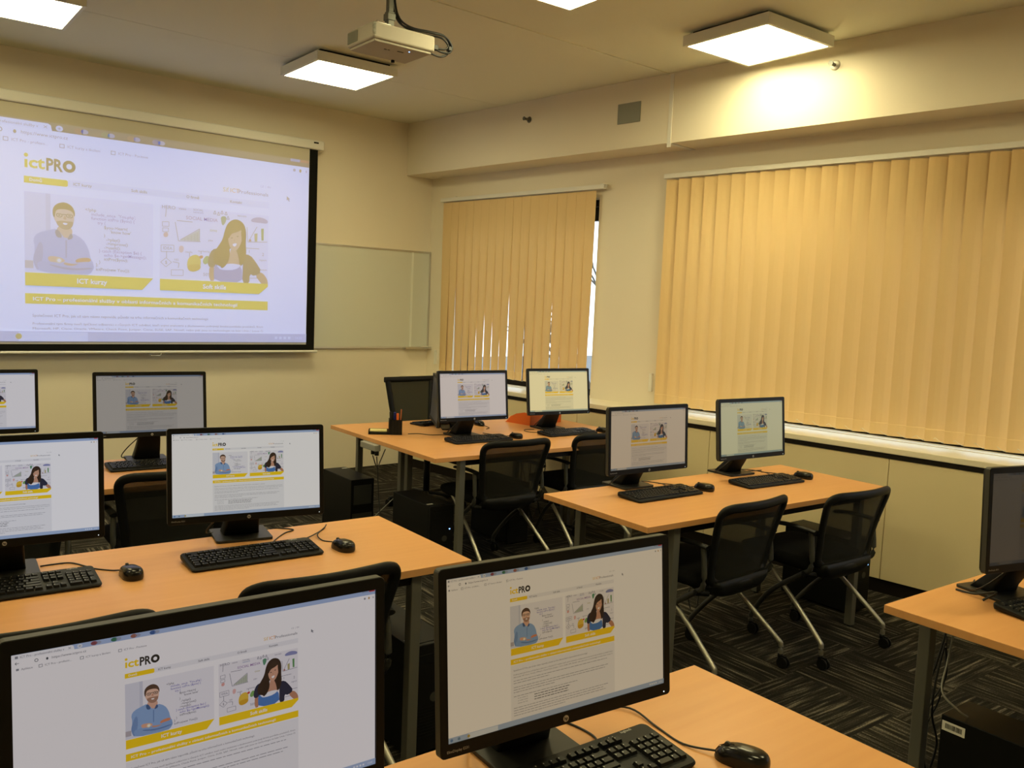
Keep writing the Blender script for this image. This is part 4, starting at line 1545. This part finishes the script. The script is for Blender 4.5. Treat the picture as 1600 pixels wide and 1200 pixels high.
# shell joining back and seat
m_ = MB()
lp = []
for z, hw, y0, y1 in ((.378, .10, .08, .24), (.394, .165, .060, .24), (.415, .190, .048, .18), (.440, .196, .045, .12), (.468, .190, .050, .080)):
    lp.append([(x, y, z) for x, y in rrect(-hw, hw, y0, y1, min((y1 - y0) / 2.2, .05), 4)])
m_.loft(lp, 0, True)
m_.build('back_shell', M['black'], ch)
m_ = MB()
for sx in (-1, 1):
    m_.sweep([(sx * .20, .10, .41), (sx * .265, .12, .42)], 0.014, seg=8)
m_.build('side_joint', M['black'], ch, recalc=False)
uc = []
GC = 'black mesh-back training chairs'
CHAIRS = [
    (3.25, 2.155, 1.0, 'left black mesh chair pushed under the window-side desk, behind the beige-lit monitor'),
    (3.905, 2.02, -4.0, 'right black mesh chair at the window-side desk, nearest the window panel'),
    (3.335, 3.893, -3.0, 'left black mesh chair at the joined desks, whole back visible'),
    (4.06, 3.875, -3.0, 'right black mesh chair at the joined desks, half hidden by a monitor'),
    (1.32, 3.90, -4.0, 'black mesh chair at the far left desk, between the two left monitors'),
    (1.20, 2.245, -3.0, 'black mesh chair whose top edge shows above the largest monitor, right one'),
    (.455, 2.235, -3.0, 'black mesh chair at the long left desk, top corner showing far left'),
    (.62, 3.90, -4.0, 'black mesh chair behind the monitor at the left edge')]
for x, y, yaw, lb in CHAIRS:
    place(ch, uc, (x, y, 0), yaw, lb, GC)

# ================================================================ TEACHER'S CHAIR
t = thing('task_chair', 'teacher mesh task chair with flat-topped back, behind the joined desks', 'chair', (3.88, 5.66, 0), 3)
# local: sitter faces -y (towards the class), the back stands at +y
m_ = MB()
for k in range(5):
    a = 2 * PI * k / 5 + .3
    m_.sweep([(0, 0, .10), (.17 * math.cos(a), .17 * math.sin(a), .09), (.30 * math.cos(a), .30 * math.sin(a), .065)], 0.022, 0.014, seg=8)
m_.build('star_base', M['black'], t, recalc=False)
for k in range(5):
    a = 2 * PI * k / 5 + .3
    x, y = .30 * math.cos(a), .30 * math.sin(a)
    m_ = MB()
    for d in (-.022, .006):
        m_.disc((x + d, y, 0.028), 0.028, 0.016, 'x', 16)
    m_.box(x - .008, x + .008, y - .015, y + .015, .03, .062)
    m_.build('castor', M['black'], t)
MB().disc((0, 0, .08), .026, .36, 'z', 16).build('gas_column', M['black'], t)
m_ = MB()
base = rrect(-0.25, 0.25, -0.26, 0.22, 0.07, 5)
m_.loft([[(x * .8, y * .8, .43) for x, y in base], [(x, y, .455) for x, y in base], [(x, y, .49) for x, y in base], [(x * .88, y * .88, .508) for x, y in base]], 0, True)
m_.build('seat', M['cushion'], t)
m_ = MB()


def tb(u, z, hw0=.165, hw1=.225):
    q = (z - .56) / .44
    return Vector((u * (hw0 + (hw1 - hw0) * q), .20 + .07 * q, z))


A_ = [tb(-1, .56), tb(-1, .97), tb(-1.0, 1.0)]
for sx in (-1, 1):
    m_.sweep([tb(sx, .56), tb(sx, .78), tb(sx * .98, .985)], 0.024, 0.012, seg=8, up=(0, 1, 0), power=.5)
m_.sweep([tb(-1.10, .985), tb(0, .985), tb(1.10, .985)], 0.022, 0.014, seg=8, up=(0, 1, 0), power=.5)
m_.sweep([tb(-1, .57), tb(0, .57), tb(1, .57)], 0.02, 0.012, seg=8, up=(0, 1, 0), power=.5)
m_.build('back_frame', M['black'], t, recalc=False)
m_ = MB()
q = [tb(-.95, .575), tb(.95, .575), tb(.95, .975), tb(-.95, .975)]
m_.hexa([q[0] + Vector((0, -.002, 0)), q[1] + Vector((0, -.002, 0)), q[1] + Vector((0, .002, 0)), q[0] + Vector((0, .002, 0)), q[3] + Vector((0, -.002, 0)), q[2] + Vector((0, -.002, 0)), q[2] + Vector((0, .002, 0)), q[3] + Vector((0, .002, 0))])
m_.build('back_mesh', M['mesh_d'], t)
m_ = MB()
m_.sweep(smooth_path([(0, .05, .44), (0, .20, .44), (0, .23, .50), (0, .225, .60)], 4), .03, .012, seg=8)
m_.build('back_bracket', M['black'], t, recalc=False)
for sx in (-1, 1):
    m_ = MB()
    m_.sweep(smooth_path([(sx * .22, -.02, .44), (sx * .29, -.02, .47), (sx * .295, -.02, .60), (sx * .295, -.02, .655)], 4), .016, .012, seg=8)
    m_.sweep([(sx * .295, -.15, .665), (sx * .295, .10, .665)], .035, .012, seg=10)
    m_.build('armrest', M['black'], t, recalc=False)

# ================================================================ COMPUTER TOWERS
tw = thing('computer_tower', '', 'computer')
w2, d2, h2 = 0.085, 0.225, 0.42
MB().box(-w2, w2, -d2 + .018, d2, 0.012, h2).build('case', [M['case']], tw, 0.003)
MB().box(-w2 + .001, w2 - .001, -d2, -d2 + .019, 0.014, h2 - .002).build('front_panel', M['case_top'], tw, 0.005)
m_ = MB()
for k in range(10):
    m_.box(-w2 + .02, w2 - .02, -d2 - .0012, -d2 + .001, .07 + k * .012, .075 + k * .012)
m_.build('front_grille', M['black'], tw)
MB().box(-w2 + .015, w2 - .015, -d2 - .0015, -d2 + .001, h2 - .075, h2 - .04).build('disc_drive', M['black'], tw, 0.001)
MB().disc((0.02, -d2 - .0015, .215), 0.018, 0.003, 'y', 24).build('logo', M['casing_edge'], tw)
MB().disc((0.055, -d2 - .002, .27), 0.0035, 0.003, 'y', 10).build('power_light', M['led_blue'], tw)
MB().box(-w2 + .01, -w2 + .05, -d2 + .05, -d2 + .065, h2 - .0005, h2 + .0008).build('label_sticker', M['white'], tw)
m_ = MB()
m_.box(-w2 + .012, w2 - .012, d2 - .001, d2 + .0025, .03, .19)
m_.box(-w2 + .02, w2 - .02, d2 - .001, d2 + .0035, .25, .38)
m_.build('rear_grille', mat('rear_metal', (0.05, 0.05, 0.045), .5, .4), tw)
for x in (-.06, .06):
    for y in (-.18, .18):
        MB().box(x - .012, x + .012, y - .012, y + .012, 0, .0125).build('foot', M['black'], tw)
utw = []
GT = 'black computer towers'
for x, y, yaw, lb in (
        (2.965, 4.355, -3, 'black computer tower under the joined desks, small blue light near the leg'),
        (2.925, 5.225, 177, 'black computer tower standing behind the long left desk, its rear turned to us'),
        (1.735, 2.675, -3, 'black computer tower under the right end of the long left desk'),
        (4.535, 2.545, -3, 'black computer tower between window-side desk leg and window panel'),
        (2.80, 0.875, -3, 'black computer tower under the bottom right desk, barcode sticker on its side'),
        (3.78, 4.60, -3, 'black computer tower in the dark under the joined desks, behind the left chair')):
    o = place(tw, utw, (x, y, 0), yaw, lb, GT)
    if 'barcode' in lb:
        b_ = MB().box(-w2 - .0012, -w2 + .001, d2 - .075, d2 - .005, h2 - .048, h2 - .018).build('barcode_sticker', M['white'], o)
        m_ = MB()
        yy = d2 - .066
        rb = random.Random(5)
        while yy < d2 - .015:
            wv = rb.choice((.0008, .0014, .002))
            m_.box(-w2 - .0016, -w2 - .0010, yy, yy + wv, h2 - .040, h2 - .024)
            yy += wv + rb.choice((.0008, .0014))
        m_.build('barcode_bars', M['dark'], b_)
# bag-like black box and label below the window-side desk
# ---------------------------------------------------------------- small desk things on the rear joined desk
r = thing('desk_organizer', 'black wire-mesh desk organizer with pens and yellow notes', 'organizer', (3.02, 4.87, TZ), -32)
m_ = MB()
for a in ((-.13, .0, -.045, .045, 0, .003), (-.13, -.127, -.045, .045, .003, .024), (-.127, .0, -.045, -.042, .003, .020), (-.127, .0, .042, .045, .003, .028)):
    m_.box(*a)
m_.build('note_tray', M['penmesh'], r)
m_ = MB()
for a in ((0, .09, -.045, .045, 0, .003), (0, .003, -.045, .045, .003, .10), (.087, .09, -.045, .045, .003, .10), (.003, .087, -.045, -.042, .003, .10), (.003, .087, .042, .045, .003, .10)):
    m_.box(*a)
m_.build('pen_cup', M['penmesh'], r)
ro = math.radians(-32)


def org(x, y, z):
    return Vector((3.02 + x * math.cos(ro) - y * math.sin(ro), 4.87 + x * math.sin(ro) + y * math.cos(ro), TZ + z))


o = MB().box(-.055, .055, -.038, .038, 0, .024).build('sticky_notes', M['note'], None, 0.001)
o.location = org(-.065, 0, .0035)
o.rotation_euler = (0, 0, ro)
tag(o, 'pad of pale yellow sticky notes in the desk organizer tray', 'notepad')
for (a, b, c_, d_, h_, col, nm, lb) in ((.02, .0, .012, .01, .145, lin('#1d1d1b'), 'marker_pen', 'black marker standing leftmost in the pen cup'), (.042, .01, .040, .0, .145, lin('#1c2a7a'), 'marker_pen', 'dark blue marker standing in the pen cup'), (.062, -.01, .058, -.02, .140, lin('#e06a2a'), 'highlighter_pen', 'bright orange highlighter in the pen cup'), (.075, .01, .082, .0, .165, lin('#b0643a'), 'pencil', 'tall brown pencil rising from the pen cup')):
    pe = thing(nm, lb, 'pen', org(a, b, .0035))
    q_ = org(c_, d_, h_) - org(a, b, .0035)
    rad = .0045 if nm == 'pencil' else .0085
    mm_ = mat(nm + '_colour', col, .4)
    MB().sweep([Vector((0, 0, 0)), q_ * .68], rad * .95, seg=10).build('barrel', M['black'] if nm != 'pencil' else mm_, pe, recalc=False)
    MB().sweep([q_ * .66, q_], rad, seg=10).build('cap', mm_, pe, recalc=False)

r = thing('letter_tray', 'orange plastic tray standing behind the yellowish monitor', 'tray', (4.175, 4.765, TZ), 8)
m_ = MB()
m_.box(0, .36, 0, .25, 0, .004)
m_.box(.357, .36, 0, .25, .004, .07)
m_.box(0, .36, 0, .004, .004, .075)
m_.build('tray_body', M['orange'], r)
m_ = MB()
pr = [(0, .0), (.0, .085), (.06, .092), (.14, .075), (.20, .045), (.245, .0)]
m_.loft([[(-.003, a, b) for a, b in pr], [(.0015, a, b) for a, b in pr]], 0, False)
m_.build('side_wall', M['orange'], r)

# power strip under the edge of the joined desks
r = thing('power_strip', 'grey power strip fixed under the left edge of the joined desks', 'power strip', (2.815, 4.75, .66), 87)
MB().box(-.10, .10, -.022, .022, .012, .052).build('strip_body', M['cable_grey'], r, .005)
for x in (-.07, -.02):
    MB().disc((x, -.010, -.018), .014, .031, 'z', 12).build('plug', M['cable'], r)
inv = (Matrix.Translation((2.815, 4.75, .66)) @ Matrix.Rotation(math.radians(87), 4, 'Z')).inverted()
for pts in ([(2.822, 4.68, .635), (2.83, 4.66, .40), (2.82, 4.62, .18), (2.84, 4.80, .02)], [(2.822, 4.73, .635), (2.86, 4.735, .55), (2.95, 4.85, .56), (3.05, 4.95, .62)]):
    MB().sweep(smooth_path([inv @ Vector(q) for q in pts], 7), .0035, seg=6).build('cord', M['cable'], r, recalc=False)
cable('network_cable', 'pale grey cable running down to the floor behind the long left desk', [(2.99, 4.70, .36), (2.90, 4.80, .22), (2.83, 4.88, .10), (2.80, 4.93, .01)], .003, 'cable_grey')

# tangles of cable below the desks
rb = random.Random(11)
for (x0, y0, z0, n, lb) in ((4.02, 4.56, .54, 7, 'black cable hanging under the joined desks between the two chairs'), (2.97, 1.19, .50, 4, 'black cable hanging under the bottom right desk behind its leg'), (3.62, 2.78, .30, 3, 'black cable lying by the feet of the window-side chairs')):
    for i in range(n):
        pts = []
        x, y, z = x0 + (i - (n - 1) / 2) * .045 + rb.uniform(-.01, .01), y0 + rb.uniform(-.05, .05), z0 + .07
        for k in range(5):
            pts.append((x, y, max(z, .01)))
            x += rb.uniform(-.06, .06)
            y += rb.uniform(-.03, .03)
            z -= z0 / 4.2
        cable('hanging_cable', lb, pts, .004 if i % 2 else .003, group='cables ' + lb[12:])
cable('network_cable', 'pale curved cable hanging onto the tower under the bottom right desk', [(2.83, 1.13, .66), (2.80, 1.13, .56), (2.73, 1.11, .49), (2.73, 1.06, .45), (2.76, 1.04, .425)], .003, 'cable_grey')
# socket box under the joined desks
r = MB().box(4.10, 4.22, 4.575, 4.612, .60, .676).build('socket_box', M['offwhite'], None, .004)
tag(r, 'cream socket box hanging under the joined desks above the cables', 'socket')
bpy.context.view_layer.update()
